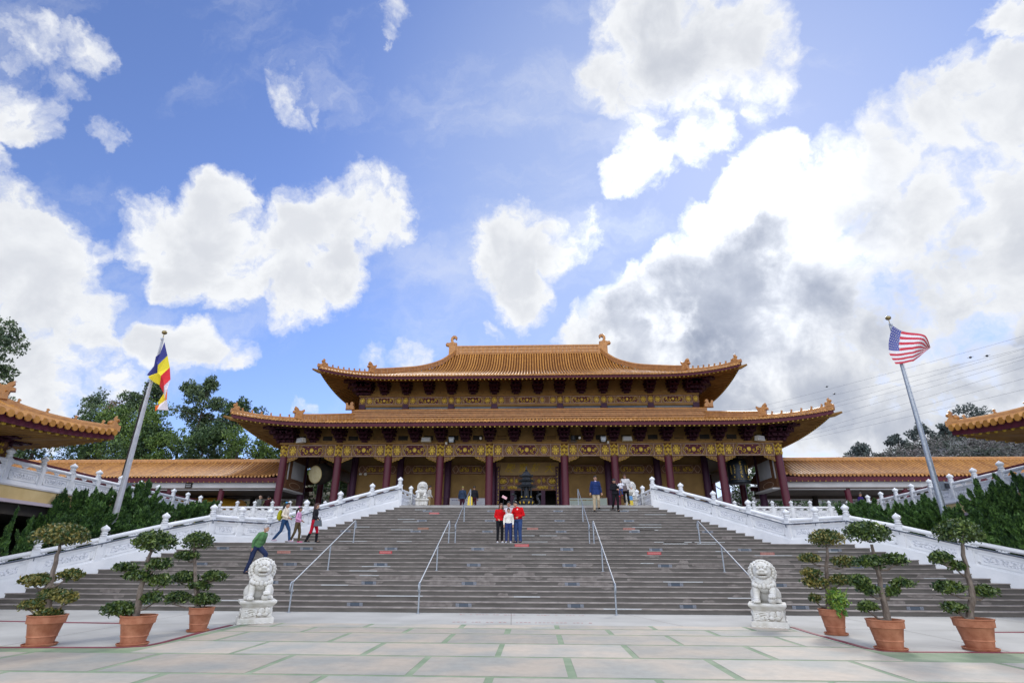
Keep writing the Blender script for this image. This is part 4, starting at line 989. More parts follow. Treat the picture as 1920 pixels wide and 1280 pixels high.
def tree(loc, h, r, label, lm, group='trees on the hillside', n=2600, ls=.34, trunk_h=.38, lean=0, tr=.22, name='tree', nb=7, gap=.62):
    root = empty(name, loc, label, 'tree', group); b = MB(); rt = random.Random(int(loc[0]*10))
    top = Vector((lean*h, 0, h*.86)); mid = Vector((lean*h*.5, 0, h*.45)); b.tube([(0,0,-1), (0,0,0), mid*.5, mid, top], [tr*1.2, tr, tr*.8, tr*.6, tr*.12], 7)
    P = []; zlo = h*trunk_h
    for i in range(nb):
        z = zlo+(h*.92-zlo)*((i+.5)/nb); a = rt.uniform(0, 6.28)+i*2.4; wr = r*(.55+.45*math.sin(PI*min(1,(z-zlo)/(h-zlo)*.85+.15)))*rt.uniform(.5,.8)
        base = mid.lerp(top, max(0,(z-h*.45)/(h*.45))) if z > h*.45 else mid*(z/(h*.45))
        base = Vector(base)*.92; tip = Vector((base.x+math.cos(a)*wr, base.y+math.sin(a)*wr, z+r*.12)); b.tube([base, base.lerp(tip, .5)+Vector((0,0,-.05*r)), tip], [tr*.35, tr*.22, tr*.06], 5)
        for k in range(3):
            c = tip + Vector((rt.uniform(-.35,.35)*r, rt.uniform(-.35,.35)*r, rt.uniform(-.2,.3)*r)); q = r*rt.uniform(.24,.42)*gap/.62
            P.append(cloudpts(c, (q, q, q*.85), int(3.4*n)//(nb*3+3), 7, .35))
    for k in range(3): P.append(cloudpts((top.x+rt.uniform(-.2,.2)*r, rt.uniform(-.2,.2)*r, h-r*.25*k*.8), (r*.3,r*.3,r*.35), int(3.4*n)//(nb*3+3), 7, .3))
    b.build('trunk', BARKD, root, True); leaves('crown', np.concatenate(P), ls*.52, lm, root, upb=.3)
    return root
TL = [((-40.0,62,12.2),9.8,2.7,'tall open-crowned grey-green tree on a bare leaning trunk, just right of the left flag',EUCA,3600,.30,.32,.02),
 ((-49.2,66,12.8),10.6,2.6,'tall dark tree directly behind the left flagpole',EUCA,3000,.34,.3,-.02),
 ((-60.5,70,12.5),10.4,3.2,'sparse tree with rusty brown twigs behind the left pavilion roof tip',EUCA,1500,.32,.3,0),
 ((-57.2,69,12.5),8.6,2.6,'half dead tree with brown dry foliage beside the sparse tree',RUSTY,900,.3,.3,0),
 ((-32.9,58,11.2),6.8,2.6,'dark bushy tree just left of the hall lower roof tip',DARKL,2600,.30,.15,0),
 ((-28.4,56,8.6),6.2,2.7,'bright green young tree touching the hall lower eave on the left',LIME,2200,.28,.1,0),
 ((-25.6,57,7.6),5.4,2.3,'smaller light green tree squeezed under the hall left eave',LIME,1500,.28,.1,0),
 ((-52.5,63,11.2),6.6,3.8,'broad dark green tree between the sparse tree and the left flagpole',DARKL,3200,.36,.1,0),
 ((-45.2,60,10.6),6.6,4.6,'broad mid green tree low behind the left flag',LIME,3200,.32,.05,0),
 ((-36.4,60.5,11.4),4.4,2.9,'low green bushy tree between the open-crowned tree and the dark one',DARKL,1800,.30,.05,0),
 ((-57.5,60,11.0),4.4,4.0,'low scrubby tree above the left pavilion eave',DARKL,1800,.34,.05,0),
 ((-70,66,12.5),8.0,4.0,'tree at the far left showing over the pavilion roof ridge',EUCA,1800,.34,.1,0),
 ((-33.0,30,3.87),11.2,2.3,'tall grey-green tree cut by the left edge of the view',EUCA,3000,.22,.2,0),
 ((-38.6,57.5,9.6),4.6,3.0,'low bushy tree at the foot of the open-crowned tree, right side',LIME,1600,.28,.05,0),
 ((-42.6,57.5,10.0),4.8,3.2,'low bushy tree at the foot of the open-crowned tree, left side',DARKL,1700,.30,.05,0),
 ((-35.2,56.5,9.4),4.4,2.8,'low bushy tree in front of the dark bushy one behind the left gallery',DARKL,1500,.28,.05,0),
 ((-30.5,55,9.4),4.0,2.6,'low bright shrub-like tree behind the left gallery roof',LIME,1500,.26,.05,0)]
for loc, h, r, lab, lm, n, ls, th_, ln in TL: tree(loc, h, r, lab, lm, n=n, ls=ls, trunk_h=th_, lean=ln, gap=.62 if r < 4 else .7)
for x, y, h, r, lab in ((-24,66,7.5,3,'dark tree glimpsed under the left gallery roof nearest the hall'),(-21,60,6.5,2.6,'dark tree glimpsed behind the big drum'),(21,60,7,2.6,'dark tree glimpsed behind the bronze bell'),(26,62,7,3,'dark tree glimpsed under the right gallery roof nearest the hall'),(-30,64,6.5,3,'dark tree glimpsed under the left gallery, third from the hall'),(31.5,64,6,3,'dark tree glimpsed under the right gallery, farther from the hall')):
    tree((x,y,3.9), h, r, lab, DARKL, group='trees behind the galleries', n=1500, ls=.34, trunk_h=.05)
for x, z, h, r, lab in ((82,25.5,2.2,3.6,'low wide tree on the far skyline just right of the hall roof'),(93.5,27.5,3.4,2.4,'small tree on the far skyline left of the right flagpole'),(100.5,29.2,4.8,3.2,'dark tree on the far skyline just right of the right flagpole'),(113,31.5,7.0,4.6,'large dark tree on the far skyline behind the right pavilion roof'),(105.8,30.2,3.4,2.2,'tree on the far skyline by the right pavilion roof tip'),(120,31,4.5,3.4,'tree on the far skyline seen over the right pavilion roof figures')):
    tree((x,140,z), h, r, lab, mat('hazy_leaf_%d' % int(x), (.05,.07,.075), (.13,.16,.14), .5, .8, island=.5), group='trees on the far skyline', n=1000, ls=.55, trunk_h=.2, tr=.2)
P = []
for i in range(380):
    x = rng.uniform(-85, -20); y = rng.uniform(50, 72); z = hl(x, y); r = rng.uniform(.5, 1.4); P.append(cloudpts((x,y,z+r*.3), (r*1.2,r,r*.8), 54, 6, .5))
P = np.concatenate(P); leaves('hillside_brush', P, .26, mat('brush_leaf', (.025,.045,.018), (.16,.17,.075), .4, .7, island=.6, lo=.3, hi=.8))['kind'] = 'stuff'
P = []
for i in range(420):
    x = rng.uniform(62, 150); y = rng.uniform(108, 141); z = hr(x, y); r = rng.uniform(1.0, 3.0); P.append(cloudpts((x,y,z+r*.2), (r*1.3,r,r*.7), 130, 6, .4))
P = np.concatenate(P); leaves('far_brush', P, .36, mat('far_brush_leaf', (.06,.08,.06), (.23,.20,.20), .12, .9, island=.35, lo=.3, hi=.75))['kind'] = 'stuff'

# ------------------------------------------------------------------ junipers in the planting beds
def juniper(x, y, zb, h, r, ns, label, seed):
    h *= .86; r *= .86
    root = empty('juniper', (x, y, zb), label, 'juniper', 'junipers in the planting beds'); rj = random.Random(seed); P = []; Dr = []; b = MB()
    hm_ = h*.74; n = int(5200*max(.25, r)*h/3*(1 if ns > 4 else .8)); r = r if ns > 4 else r*.75; v = rng.normal(size=(n,3)); v /= np.linalg.norm(v, axis=1)[:,None]; nb = 12
    L_ = np.array([[rj.uniform(-1,1), rj.uniform(-1,1), rj.uniform(-.6,1)] for _ in range(nb)]); L_ /= np.linalg.norm(L_, axis=1)[:,None]
    bump = np.exp((v@L_.T-1)*9).max(1); q = rng.uniform(.75, 1, n)**.5*(.80+.34*bump)
    P.append(np.stack([v[:,0]*r*q, v[:,1]*r*q, hm_*.5+v[:,2]*hm_*.5*q], 1)); Dr.append(v*.6+np.array([0,0,.8])); b.tube([(0,0,-.3),(0,0,hm_*.8)], [.07,.02], 6)
    for i in range(ns*3+3 if ns > 4 else 5):
        a = rj.uniform(0, 6.28); el = rj.uniform(.1, 1.5); c = Vector((math.cos(a)*math.cos(el)*r*.85, math.sin(a)*math.cos(el)*r*.85, hm_*.5+math.sin(el)*hm_*.42))
        d = Vector((math.cos(a)*math.cos(el)*.75+rj.uniform(-.15,.15), math.sin(a)*math.cos(el)*.7, rj.uniform(.7,1.3))).normalized(); ln = (h-c.z)*rj.uniform(.5, 1.0)/max(.5, d.z) if el > .8 else rj.uniform(.35,.75)
        ln = min(ln, h*.5)*min(1, r/.5)
        if i == 0: c = Vector((0,0,hm_*.8)); d = Vector((.08,0,1)); ln = h-hm_*.8
        b.tube([c, c+d*ln], [.02,.004], 4)
        n = int(760*ln); t = rng.uniform(-.15, 1, n); wd_ = rj.uniform(.11,.17)*min(1,r/.45); rad = wd_*np.sqrt(np.clip(1-t, 0, 1))*(1+.4*np.sin(t*16+i)); an = rng.uniform(0, 2*PI, n); rd = rad*rng.uniform(.3, 1, n)**.5
        off = np.stack([np.cos(an)*rd, np.sin(an)*rd, rng.normal(size=n)*.03], 1); P.append(np.array(c)+np.outer(t*ln, np.array(d))+off); Dr.append(off/(np.linalg.norm(off, axis=1)[:,None]+1e-6)*.7+np.array(d))
    b.build('stem', BARKD, root, True); leaves('foliage', np.concatenate(P), .056, JUNI, root, asp=2.4, dirs=np.concatenate(Dr), jit=.35)
JL = [(-18.7,19.95,.5,3.25,.26,3,'thin leaning juniper spire in front of the dark void at the left edge'),(-18.6,20.6,.7,2.7,.36,4,'narrow juniper standing second from the left edge before the void'),(-18.4,21.0,.8,2.0,.32,3,'short juniper between the narrow one and the big left clump'),
 (-19.2,22.3,1.1,3.5,.62,8,'tall juniper at the left end of the big left clump'),(-18.9,23.0,1.3,3.5,.8,9,'tall juniper second in the big left clump'),(-18.5,21.9,1.0,2.6,.7,8,'lower juniper at the front of the big left clump'),(-17.8,22.5,1.2,3.0,.85,9,'rounded juniper in the middle of the big left clump'),
 (-18.7,24.2,1.6,3.4,.85,9,'tall juniper just left of the left flagpole'),(-18.1,24.5,1.7,3.4,.8,8,'tall juniper just right of the left flagpole'),(-17.4,23.4,1.4,2.6,.75,8,'lower juniper behind the left flagpole foot'),(-18.0,25.5,1.9,3.7,.7,7,'tallest juniper right of the left flagpole, near the floodlight'),(-16.9,24.3,1.6,2.5,.8,7,'short rounded juniper behind the left balustrade posts'),(-17.5,26.2,2.1,2.4,.7,6,'low juniper at the right end of the big left clump'),
 (-19.0,31.0,3.3,1.5,.8,7,'low juniper before the left parapet, farther up the slope'),(-19.5,33.0,3.4,1.7,.8,7,'low juniper before the left parapet, next to the terrace corner'),(-18.5,30.2,3.1,1.4,.7,6,'low juniper in front of the terrace corner on the left'),
 (17.6,22.0,1.0,4.1,.75,10,'large juniper just right of the right flagpole foot'),(18.4,21.4,.9,4.0,.8,11,'very large juniper at the right edge of the bed'),(17.6,21.5,.9,3.1,.7,9,'juniper in front low beside the right bonsai top'),(17.1,22.6,1.2,2.9,.6,7,'juniper with thin upright shoots behind the right flagpole'),(18.9,21.0,.8,4.9,.7,9,'tall juniper cut by the right edge of the view'),(18.0,20.9,.7,3.0,.6,8,'low wide juniper in front at the right edge of the view'),
 (17.3,24.6,1.7,3.0,.8,10,'juniper of the left right-bed clump nearest the flagpole'),(17.4,24.0,1.6,2.6,.6,8,'second juniper of the clump left of the right flagpole'),(17.1,25.6,1.9,2.6,.75,8,'juniper of that clump, lower and farther left'),(17.0,26.2,2.1,2.1,.7,7,'low juniper behind the right landing balustrade'),(17.5,28.2,2.6,1.8,.75,8,'low juniper before the right parapet on the upper slope'),(18.3,31.0,3.3,1.6,.7,6,'low juniper near the right terrace corner'),(18.7,33.0,3.4,1.5,.7,6,'last low juniper by the right terrace corner')]
for i, a in enumerate(JL): juniper(*a, i)
P = cloudpts((0,0,.3), (.9,.6,.35), 700, 6, .4); r = empty('flowering_shrub', (-17.3,28.3,2.75), 'low shrub with reddish leaves behind the left landing balustrade', 'shrub'); leaves('foliage', P, .09, LEAFR, r); b = MB(); b.tube([(0,0,-.3),(0,0,.2)], .03, 5); b.build('stem', BARKD, r)
P = cloudpts((0,0,.2), (1.6,.5,.3), 900, 6, .4); r = empty('ground_shrub', (-11.6,31.4,3.6), 'small green shrub seen through the upper left balustrade', 'shrub'); leaves('foliage', P, .09, WEED, r); b = MB(); b.tube([(0,0,-.5),(0,0,.2)], .03, 5); b.build('stem', BARKD, r)

# ------------------------------------------------------------------ potted cloud-pruned trees
POTS = [
 ('wide flat topped tree in a terracotta pot, leftmost of the left group', (-9.22,11.6), .43,.55, [(-0.21,1.99,.64,.23),(-.44,1.15,.37,.14),(.21,1.25,.25,.12),(-.07,.9,.28,.12),(.29,.83,.23,.12),(-.34,.7,.31,.11),(-.03,.56,.28,.09)], [(-.04,.49),(-.08,.75),(-.12,1.05),(-.13,1.35),(-.18,1.65),(-.22,1.86)], LEAFR, True),
 ('potted tree with a large low leaf pad on its left, middle of the left group', (-7.48,11.8), .42,.54, [(-.07,1.87,.5,.22),(.16,1.46,.29,.14),(-.56,1.4,.25,.09),(-.19,1.25,.34,.1),(.27,1.15,.23,.14),(.18,.83,.2,.12),(-.44,.61,.38,.17)], [(-.08,.48),(-.05,.75),(-.09,1.05),(-.09,1.3),(-.07,1.56),(-.07,1.77)], LEAF, False),
 ('potted tree nearest the left stone lion, smaller pot set farther back', (-7.47,14.0), .36,.52, [(-.45,1.95,.41,.23),(-.68,1.64,.34,.12),(-.6,1.13,.33,.18),(.13,1.16,.33,.14),(-.16,.98,.29,.12),(-.66,.69,.35,.17),(.04,.66,.33,.17)], [(-.1,.52),(-.2,.84),(-.33,1.19),(-.44,1.55),(-.5,1.8)], LEAF, False),
 ('potted tree nearest the right stone lion with bright weeds growing in its pot', (7.58,14.5), .38,.55, [(.19,2.07,.48,.21),(-.3,1.65,.26,.11),(.53,1.55,.32,.15),(-.34,1.32,.26,.1),(-.27,1.1,.31,.16),(.33,1.14,.32,.14),(-.32,.76,.15,.1)], [(-.04,.55),(.03,1.02),(.1,1.49),(.18,1.92)], LEAFR, False),
 ('potted tree with a leaning trunk and many small pads, middle of the right group', (7.45,12.2), .43,.54, [(.07,2.1,.52,.23),(.01,1.56,.32,.14),(.45,1.6,.3,.12),(-.34,1.21,.21,.12),(-.18,1.05,.21,.12),(.5,1.17,.23,.1),(.27,1.02,.14,.1),(-.29,.75,.19,.1)], [(.08,.51),(.1,.92),(.12,1.26),(.08,1.61),(.09,1.92)], LEAF, False),
 ('potted tree with a tall pale bare trunk and domed top, rightmost of the right group', (9.22,12.3), .45,.56, [(.2,2.11,.52,.26),(-.29,1.62,.25,.17),(0,1.5,.19,.12),(-.3,1.09,.32,.13),(.43,1.02,.23,.12),(-.29,.73,.25,.1)], [(0,.54),(.11,.92),(.14,1.32),(.18,1.72),(.2,1.98)], LEAF, False)]
for lab, (x, y), R_, H_, pads, trunk, lm, sau in POTS:
    root = empty('potted_tree', (x, y, .0), lab, 'potted tree', 'cloud-pruned trees in terracotta pots')
    k = R_/.43*.77; z = H_
    b = MB().lathe([(.27*k,.02),(.285*k,.05),(.31*k,.16*z/.55),(.325*k,.165*z/.55),(.325*k,.185*z/.55),(.32*k,.19*z/.55),(.375*k,z-.16),(.385*k,z-.15),(.415*k,z-.145),(.425*k,z-.03),(.44*k,z-.02),(.44*k,z),(.40*k,z),(.39*k,z-.07),(.0,z-.07)], 40); b.build('pot', TERRA, root, True, 40)
    b = MB().lathe([(.30*k,.004),(.36*k,.006),(.385*k,.045),(.37*k,.05),(.34*k,.02),(0,.02)], 36); o = b.build('saucer', TERRA, root, True, 50)
    b = MB().lathe([(.385*k,z-.072),(.25*k,z-.05),(.0,z-.03)], 20); b.build('soil', SOIL, root, True)
    rt = random.Random(int(x*100)); b = MB(); T = [Vector((a, 0, c)) for a, c in trunk]; T = [Vector((T[0].x, 0, z-.1))]+T; n = len(T)
    for i in range(1, n): T[i] += Vector((rt.uniform(-.02,.02), rt.uniform(-.05,.05), 0))
    T2 = []
    for p, q in zip(T, T[1:]): T2 += [p, p.lerp(q, .5)+Vector((rt.uniform(-.025,.025), rt.uniform(-.02,.02), 0))]
    T2.append(T[-1]); N_ = len(T2); b.tube(T2, [.075*(1-.68*i/(N_-1))+rt.uniform(0,.008) for i in range(N_)], 9)
    for (px, pz, hw, hh) in pads:
        j = min(range(N_), key=lambda i: abs(T2[i].z-(pz-.18))+.3*abs(T2[i].x-px)); a = T2[j]; e = Vector((px, rt.uniform(-.12,.12), pz-hh*.6)); mid = a.lerp(e, .5)+Vector((0, rt.uniform(-.05,.05), -.05))
        if (a-e).length > .12: b.tube([a, mid, e], [.026,.02,.012], 6)
        for q in range(5): b.tube([e, e+Vector((rt.uniform(-1,1)*hw*.7, rt.uniform(-1,1)*hw*.7, rt.uniform(.1,.9)*hh))], [.010,.004], 4)
    b.build('trunk', BARK, root, True)
    for (px, pz, hw, hh) in pads:
        hw *= .78; hh *= (1.05 if pz == pads[0][1] else .84); n = int(3300*(hw/.5)**1.6)+320; u = rng.uniform(0, 2*PI, n); q = np.sqrt(rng.uniform(0, 1, n)); lob = 1+.16*np.sin(3*u+px*9)+.10*np.sin(7*u+pz*5)
        zz = np.sqrt(np.clip(1-q*q, 0, 1)); top_ = rng.uniform(0, 1, n) < .72; hz = np.where(top_, zz*rng.uniform(.55, 1.08, n), rng.uniform(-.55, .5, n)*(1-.4*q))
        p = np.stack([px+np.cos(u)*q*hw*lob, np.sin(u)*q*hw*.72*lob, pz+hz*hh*1.05], 1)+rng.normal(size=(n,3))*.012
        st_ = rng.integers(0, max(3, n//60), n); jit = rng.normal(size=(max(3, n//60),3))*np.array([.032,.032,.02]); p = p+jit[st_]
        leaves('foliage_pad', p, .044, lm, root, asp=1.7, upb=.35)
    if lab.startswith('potted tree nearest the right'):
        p = cloudpts((.12,-.1,.75), (.26,.2,.24), 620, 5, .2); leaves('bright_weeds', p, .05, WEED, root)
        b = MB(); [b.tube([(.1,0,.5),(rt.uniform(-.1,.5),rt.uniform(-.3,.1),rt.uniform(.6,1.1))], .005, 4) for _ in range(22)]; b.build('weed_stems', WEED, root)
        p = cloudpts((.05,-.32,.52), (.12,.1,.14), 120, 5, .2); leaves('trailing_weeds', p, .05, WEED, root)

# ------------------------------------------------------------------ stone lions
def lion_parts():
    p = MB(); w = .47
    p.box(-w,w,-w,w,0,.15); p.frus((0,0),(.80,.80),(.78,.78),.15,.44); p.frus((0,0),(.80,.80),(.98,.98),.44,.54); p.box(-.49,.49,-.49,.49,.54,.60)
    rl_ = random.Random(4)
    for a in range(4):      # carved beasts and waves on each side of the base
        p.T = Matrix.Rotation(a*PI/2, 4, 'Z')
        for i in range(5): p.tube([(-.36+.7*j/8, -.40, .18+.045*i+.02*math.sin(j*1.6+i)) for j in range(5)], .016, 5)
        for cx in (.12, .28): p.ball((cx,-.40,.33), (.09,.035,.08)); p.ball((cx-.05,-.42,.24), (.07,.03,.05)); p.ball((cx+.03,-.43,.37), (.03,.02,.03))
        for i in range(7): p.ball((-.40+.13*i, -.455, .02), (.05,.03,.03))
        for i in range(5): p.ball((rl_.uniform(-.3,.3),-.40,rl_.uniform(.2,.42)), (.05,.03,.04))
    p.T = None
    b = MB(); z = .60
    for s in (-1, 1):
        b.ball((s*.24,.16,z+.20), (.17,.27,.22), 12, 9); b.ball((s*.30,-.08,z+.06), (.10,.18,.07), 10, 7)
        for t in range(4): b.ball((s*.30-.06+.04*t,-.25,z+.045), (.028,.05,.04), 7, 5)
    b.cap((0,.20,z+.25), (0,-.04,z+.60), .31, .29, 14); b.ball((0,-.17,z+.50), (.27,.20,.25), 14, 10)
    b.cap((-.21,-.18,z+.50), (-.24,-.33,z+.10), .115, .085, 12); b.ball((-.24,-.40,z+.06), (.105,.14,.065), 10, 7)
    for t in range(4): b.ball((-.24-.07+.047*t,-.52,z+.05), (.03,.045,.045), 7, 5)
    b.cap((.21,-.18,z+.50), (.20,-.37,z+.24), .115, .085, 12); b.ball((.17,-.43,z+.20), (.105,.13,.065), 10, 7)
    for t in range(4): b.ball((.17-.07+.047*t,-.54,z+.18), (.03,.045,.045), 7, 5)
    b.ball((.16,-.42,z+.085), (.115,.115,.10), 14, 10)
    H = z+.84; b.ball((0,-.16,H), (.25,.24,.25), 14, 10); b.ball((0,-.36,H-.02), (.155,.13,.10), 12, 8); b.ball((0,-.465,H+.035), (.065,.045,.045), 8, 6)
    b.ball((0,-.34,H-.15), (.13,.12,.05), 12, 8); b.ball((0,-.30,H+.14), (.15,.10,.10), 12, 8)
    for s in (-1, 1):
        b.ball((s*.10,-.41,H+.09), (.052,.045,.04), 8, 6); b.ball((s*.12,-.36,H+.145), (.085,.05,.03), 8, 6); b.ball((s*.10,-.42,H-.04), (.07,.06,.05), 8, 6)
        b.cap((s*.21,-.22,H+.12), (s*.26,-.20,H+.20), .05, .02, 8); b.ball((s*.045,-.49,H+.02), (.03,.02,.025), 7, 5)
    for ring, (rz, rr_, zz, yy, nn) in enumerate(((.0,.29,0,-.10,15),(0,.33,-.10,0,15),(0,.31,-.24,-.02,14),(0,.22,.14,.02,10),(0,.30,-.02,.08,13))):
        for i in range(nn):
            a = -.5+ (PI+1.0)*i/(nn-1)
            b.ball((math.cos(a)*rr_, yy+.02, H+math.sin(a)*rr_*.88+zz*.45), (.062,.075,.06), 8, 6)
    for i in range(7):
        t = -1.25+2.5*i/6; b.ball((math.sin(t)*.27,-.29-.06*math.cos(t),z+.50-.07*math.cos(t*1.2)), (.065,.05,.06), 8, 6)
    b.cap((0,-.36,z+.47), (0,-.37,z+.42), .055, .05, 8)
    for i in range(5): b.ball((0,.34,z+.2+.12*i), (.09,.08,.08), 8, 6)
    mo = MB(); mo.ball((0,-.375,H-.105), (.095,.10,.022), 10, 6)
    return p, b, mo
pp, bb, mo = lion_parts()
ln0 = empty('stone_lion', (-7.05,15.9,.009), 'large white stone lion on a carved base at the foot of the stairs, left', 'stone lion', 'guardian stone lions', rz=math.radians(30))
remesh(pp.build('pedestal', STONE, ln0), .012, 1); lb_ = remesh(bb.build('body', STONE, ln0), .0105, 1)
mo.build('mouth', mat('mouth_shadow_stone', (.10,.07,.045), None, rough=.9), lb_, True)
ln0.scale = (.94,.94,.93)
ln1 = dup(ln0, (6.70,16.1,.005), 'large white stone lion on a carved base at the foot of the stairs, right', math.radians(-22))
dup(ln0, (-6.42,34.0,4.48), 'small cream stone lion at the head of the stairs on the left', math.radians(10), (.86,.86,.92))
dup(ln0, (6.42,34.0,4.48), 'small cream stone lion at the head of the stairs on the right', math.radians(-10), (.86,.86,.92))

# ------------------------------------------------------------------ flagpoles and flags
for s, w, x, top in ((-1, 'left', -17.18, 11.72), (1, 'right', 16.85, 11.98)):
    y = 23.0; r = empty('flagpole', (x, y, .9), '%s metal flagpole with a gilt ball on top rising from the junipers' % w, 'flagpole', 'two flagpoles')
    b = MB(); b.tube([(0,0,0),(0,0,3),(0,0,top-.9-.35)], [.135,.12,.05], 16); b.build('pole', POLEM if s < 0 else STEEL, r, True, 60)
    b = MB(); b.tube([(0,0,top-1.28),(0,0,top-1.0)], .018, 6); b.ball((0,0,top-.96), (.12,.12,.10), 14, 10); b.build('finial', mat('dull_gilt_%s' % w, (.28,.22,.10), None, rough=.35, metal=.6), r, True)
    b = MB(); b.cbox((0,-.05,top-1.32), (.08,.12,.08)); b.tube([(.05,-.08,top-1.3),(.05,-.12,2.2)], .006, 4); b.build('pulley_and_rope', STEEL, r)
def w3(u, v, y0):      # a point of the flag's hanging cloth, in its own plane
    return u, v
FY = 22.84
def px2w(u, v, y):
    d = pixdir(u, v); t = y/d.y; return Vector((.545+d.x*t, y, 1.6+d.z*t))
FC = {k: mat('flag_'+k, c, None, rough=.7) for k, c in dict(blue=(.03,.035,.22), yellow=(.75,.62,.02), red=(.62,.01,.02), white=(.72,.66,.72), orange=(.78,.17,.02), stripe=(.70,.68,.72), usred=(.50,.02,.05), usblue=(.08,.10,.32)).items()}
fl = empty('flag', (0,0,0), 'limp multicoloured flag with blue, yellow, red, white and orange stripes on the left pole', 'flag')
O = lambda pts: [(a/2.909, 600+b/2.909) for a, b in pts]
for nm, pts in (('blue', [(905,125),(911,192),(872,250),(847,300),(820,308),(812,303),(828,262),(860,205),(880,165)]),
 ('yellow', [(911,192),(916,252),(888,308),(862,350),(840,338),(818,318),(820,308),(847,300),(872,250)]),
 ('red', [(916,252),(923,320),(906,362),(884,395),(860,352),(888,308)]),
 ('white', [(923,320),(921,378),(905,412),(891,432),(884,395),(906,362)]),
 ('orange', [(921,378),(913,435),(890,432),(905,412)]),
 ('yellow', [(884,395),(891,432),(872,462),(866,452)]),
 ('white', [(913,435),(908,487),(868,492),(872,462),(891,432)]),
 ('orange', [(872,462),(868,492),(850,498),(858,470)])):
    P = [px2w(u, v, FY) for u, v in O(pts)]; c = sum(P, Vector())/len(P); n = len(P)
    P = [p+Vector((0, .14*math.sin(p.z*5+p.x*9), 0)) for p in P]; c = c+Vector((0,-.07,0))
    b = MB(); b.add([tuple(p) for p in P]+[tuple(c)]+[tuple(p+Vector((0,.006,0))) for p in P]+[tuple(c+Vector((0,.006,0)))], [(i,(i+1)%n,n) for i in range(n)]+[(n+1+(i+1)%n,n+1+i,2*n+1) for i in range(n)]); b.build(nm+'_stripe', FC[nm], fl)
rebase(fl, (-17, FY, 10.2))
fl = empty('flag', (0,0,0), 'red and white striped flag with a starry blue corner blowing on the right pole', 'flag')
def crv(P, t):
    n = len(P)-1; i = min(int(t*n), n-1); u = t*n-i; return (P[i][0]+(P[i+1][0]-P[i][0])*u, P[i][1]+(P[i+1][1]-P[i][1])*u)
LC = [(345,92),(334,140),(326,192),(329,245),(348,280),(368,309)]; TCv = [(345,92),(405,117),(470,138),(520,160),(577,208)]; BC = [(368,309),(412,309),(455,301),(515,262),(577,210)]
def fp(s_, t):
    a, b_, c = crv(TCv, t), crv(BC, t), crv(LC, s_); l = ((1-s_)*LC[0][0]+s_*LC[-1][0], (1-s_)*LC[0][1]+s_*LC[-1][1])
    u = (1-s_)*a[0]+s_*b_[0]+(c[0]-l[0])*(1-t); v = (1-s_)*a[1]+s_*b_[1]+(c[1]-l[1])*(1-t)
    p = px2w(1560+u/3.047, 580+v/3.047, FY); p.y += .2*math.sin(t*7+s_*2)*(.3+t); return p
mb = {k: MB() for k in ('usred','stripe','usblue')}
for i in range(13):
    for j in range(16):
        t0, t1 = j/16, (j+1)/16; k = 'usblue' if (i < 7 and t1 <= .30) else ('usred' if i % 2 == 0 else 'stripe')
        for q in range(2):
            s0, s1 = (i+q/2)/13, (i+(q+1)/2)/13; P = [fp(s0,t0),fp(s1,t0),fp(s1,t1),fp(s0,t1)]; mb[k].add([tuple(p) for p in P], [(0,1,2,3)])
for k, nm in (('usred','red_stripes'),('stripe','white_stripes'),('usblue','blue_canton')): o = mb[k].build(nm, FC[k], fl, True)
st_ = MB()
for i in range(9):
    for j in range(6 if i % 2 == 0 else 5):
        p = fp((.4+i*.74)/13, .012+(j+(.5 if i % 2 else 0))*.05); r_ = .026
        v = [(p.x+math.sin(a)*(r_ if q % 2 == 0 else r_*.42), p.y-.008, p.z+math.cos(a)*(r_ if q % 2 == 0 else r_*.42)) for q, a in enumerate(np.linspace(0, 2*PI, 11)[:-1])]; st_.add(v, [tuple(range(10))])
st_.build('stars', FC['stripe'], o)
rebase(fl, (17, FY, 10.2))

# ------------------------------------------------------------------ temple furnishings
t = empty('incense_burner', (.02,35.4,4.48), 'black iron pagoda shaped incense burner with dragon handles in front of the doorway', 'incense burner')
b = MB(); b.lathe([(.25,0),(.3,.05),(.2,.15),(.34,.25),(.5,.42),(.52,.55),(.40,.68),(.36,.74),(.44,.78),(.44,.82)], 24)
for a in range(3): b.tube([(math.cos(a*2.09+.5)*.35, math.sin(a*2.09+.5)*.35, .35), (math.cos(a*2.09+.5)*.5, math.sin(a*2.09+.5)*.5, 0)], [.09,.06], 8)
b.build('bowl', BLACK, t, True, 50)
b = MB()
for i in range(6): a = i*PI/3+PI/6; b.tube([(math.cos(a)*.34, math.sin(a)*.34, .8), (math.cos(a)*.34, math.sin(a)*.34, 1.42)], .05, 6)
b.lathe([(.2,.82),(.2,1.42)], 6, rot=PI/6)
for i in range(6): a = i*PI/3; b.tube([(math.cos(a)*.3-math.sin(a)*.12, math.sin(a)*.3+math.cos(a)*.12, 1.3), (math.cos(a)*.3, math.sin(a)*.3, 1.38), (math.cos(a)*.3+math.sin(a)*.12, math.sin(a)*.3-math.cos(a)*.12, 1.3)], .02, 5)
b.build('chamber', BLACK, t, True, 30)
for nm, r, z, h in (('lower_roof',.68,1.42,.24),('middle_roof',.56,1.78,.20),('top_roof',.46,2.08,.32)):
    b = MB(); n = 6
    prof_ = [(r,0),(r*1.02,.03),(r*.72,.08),(r*.45,h*.75),(r*.3,h)]
    b.lathe(prof_, 6, (0,0,z), PI/6)
    for i in range(6): a = i*PI/3+PI/6; b.tube([(math.cos(a)*r*.32, math.sin(a)*r*.32, z+h), (math.cos(a)*r*.72, math.sin(a)*r*.72, z+.1), (math.cos(a)*r*1.1, math.sin(a)*r*1.1, z+.09)], [.02,.02,.03], 5)
    if nm != 'top_roof': b.lathe([(r*.5,h*.6),(r*.5,h+.14)], 6, (0,0,z), PI/6)
    b.build(nm, BLACK, t)
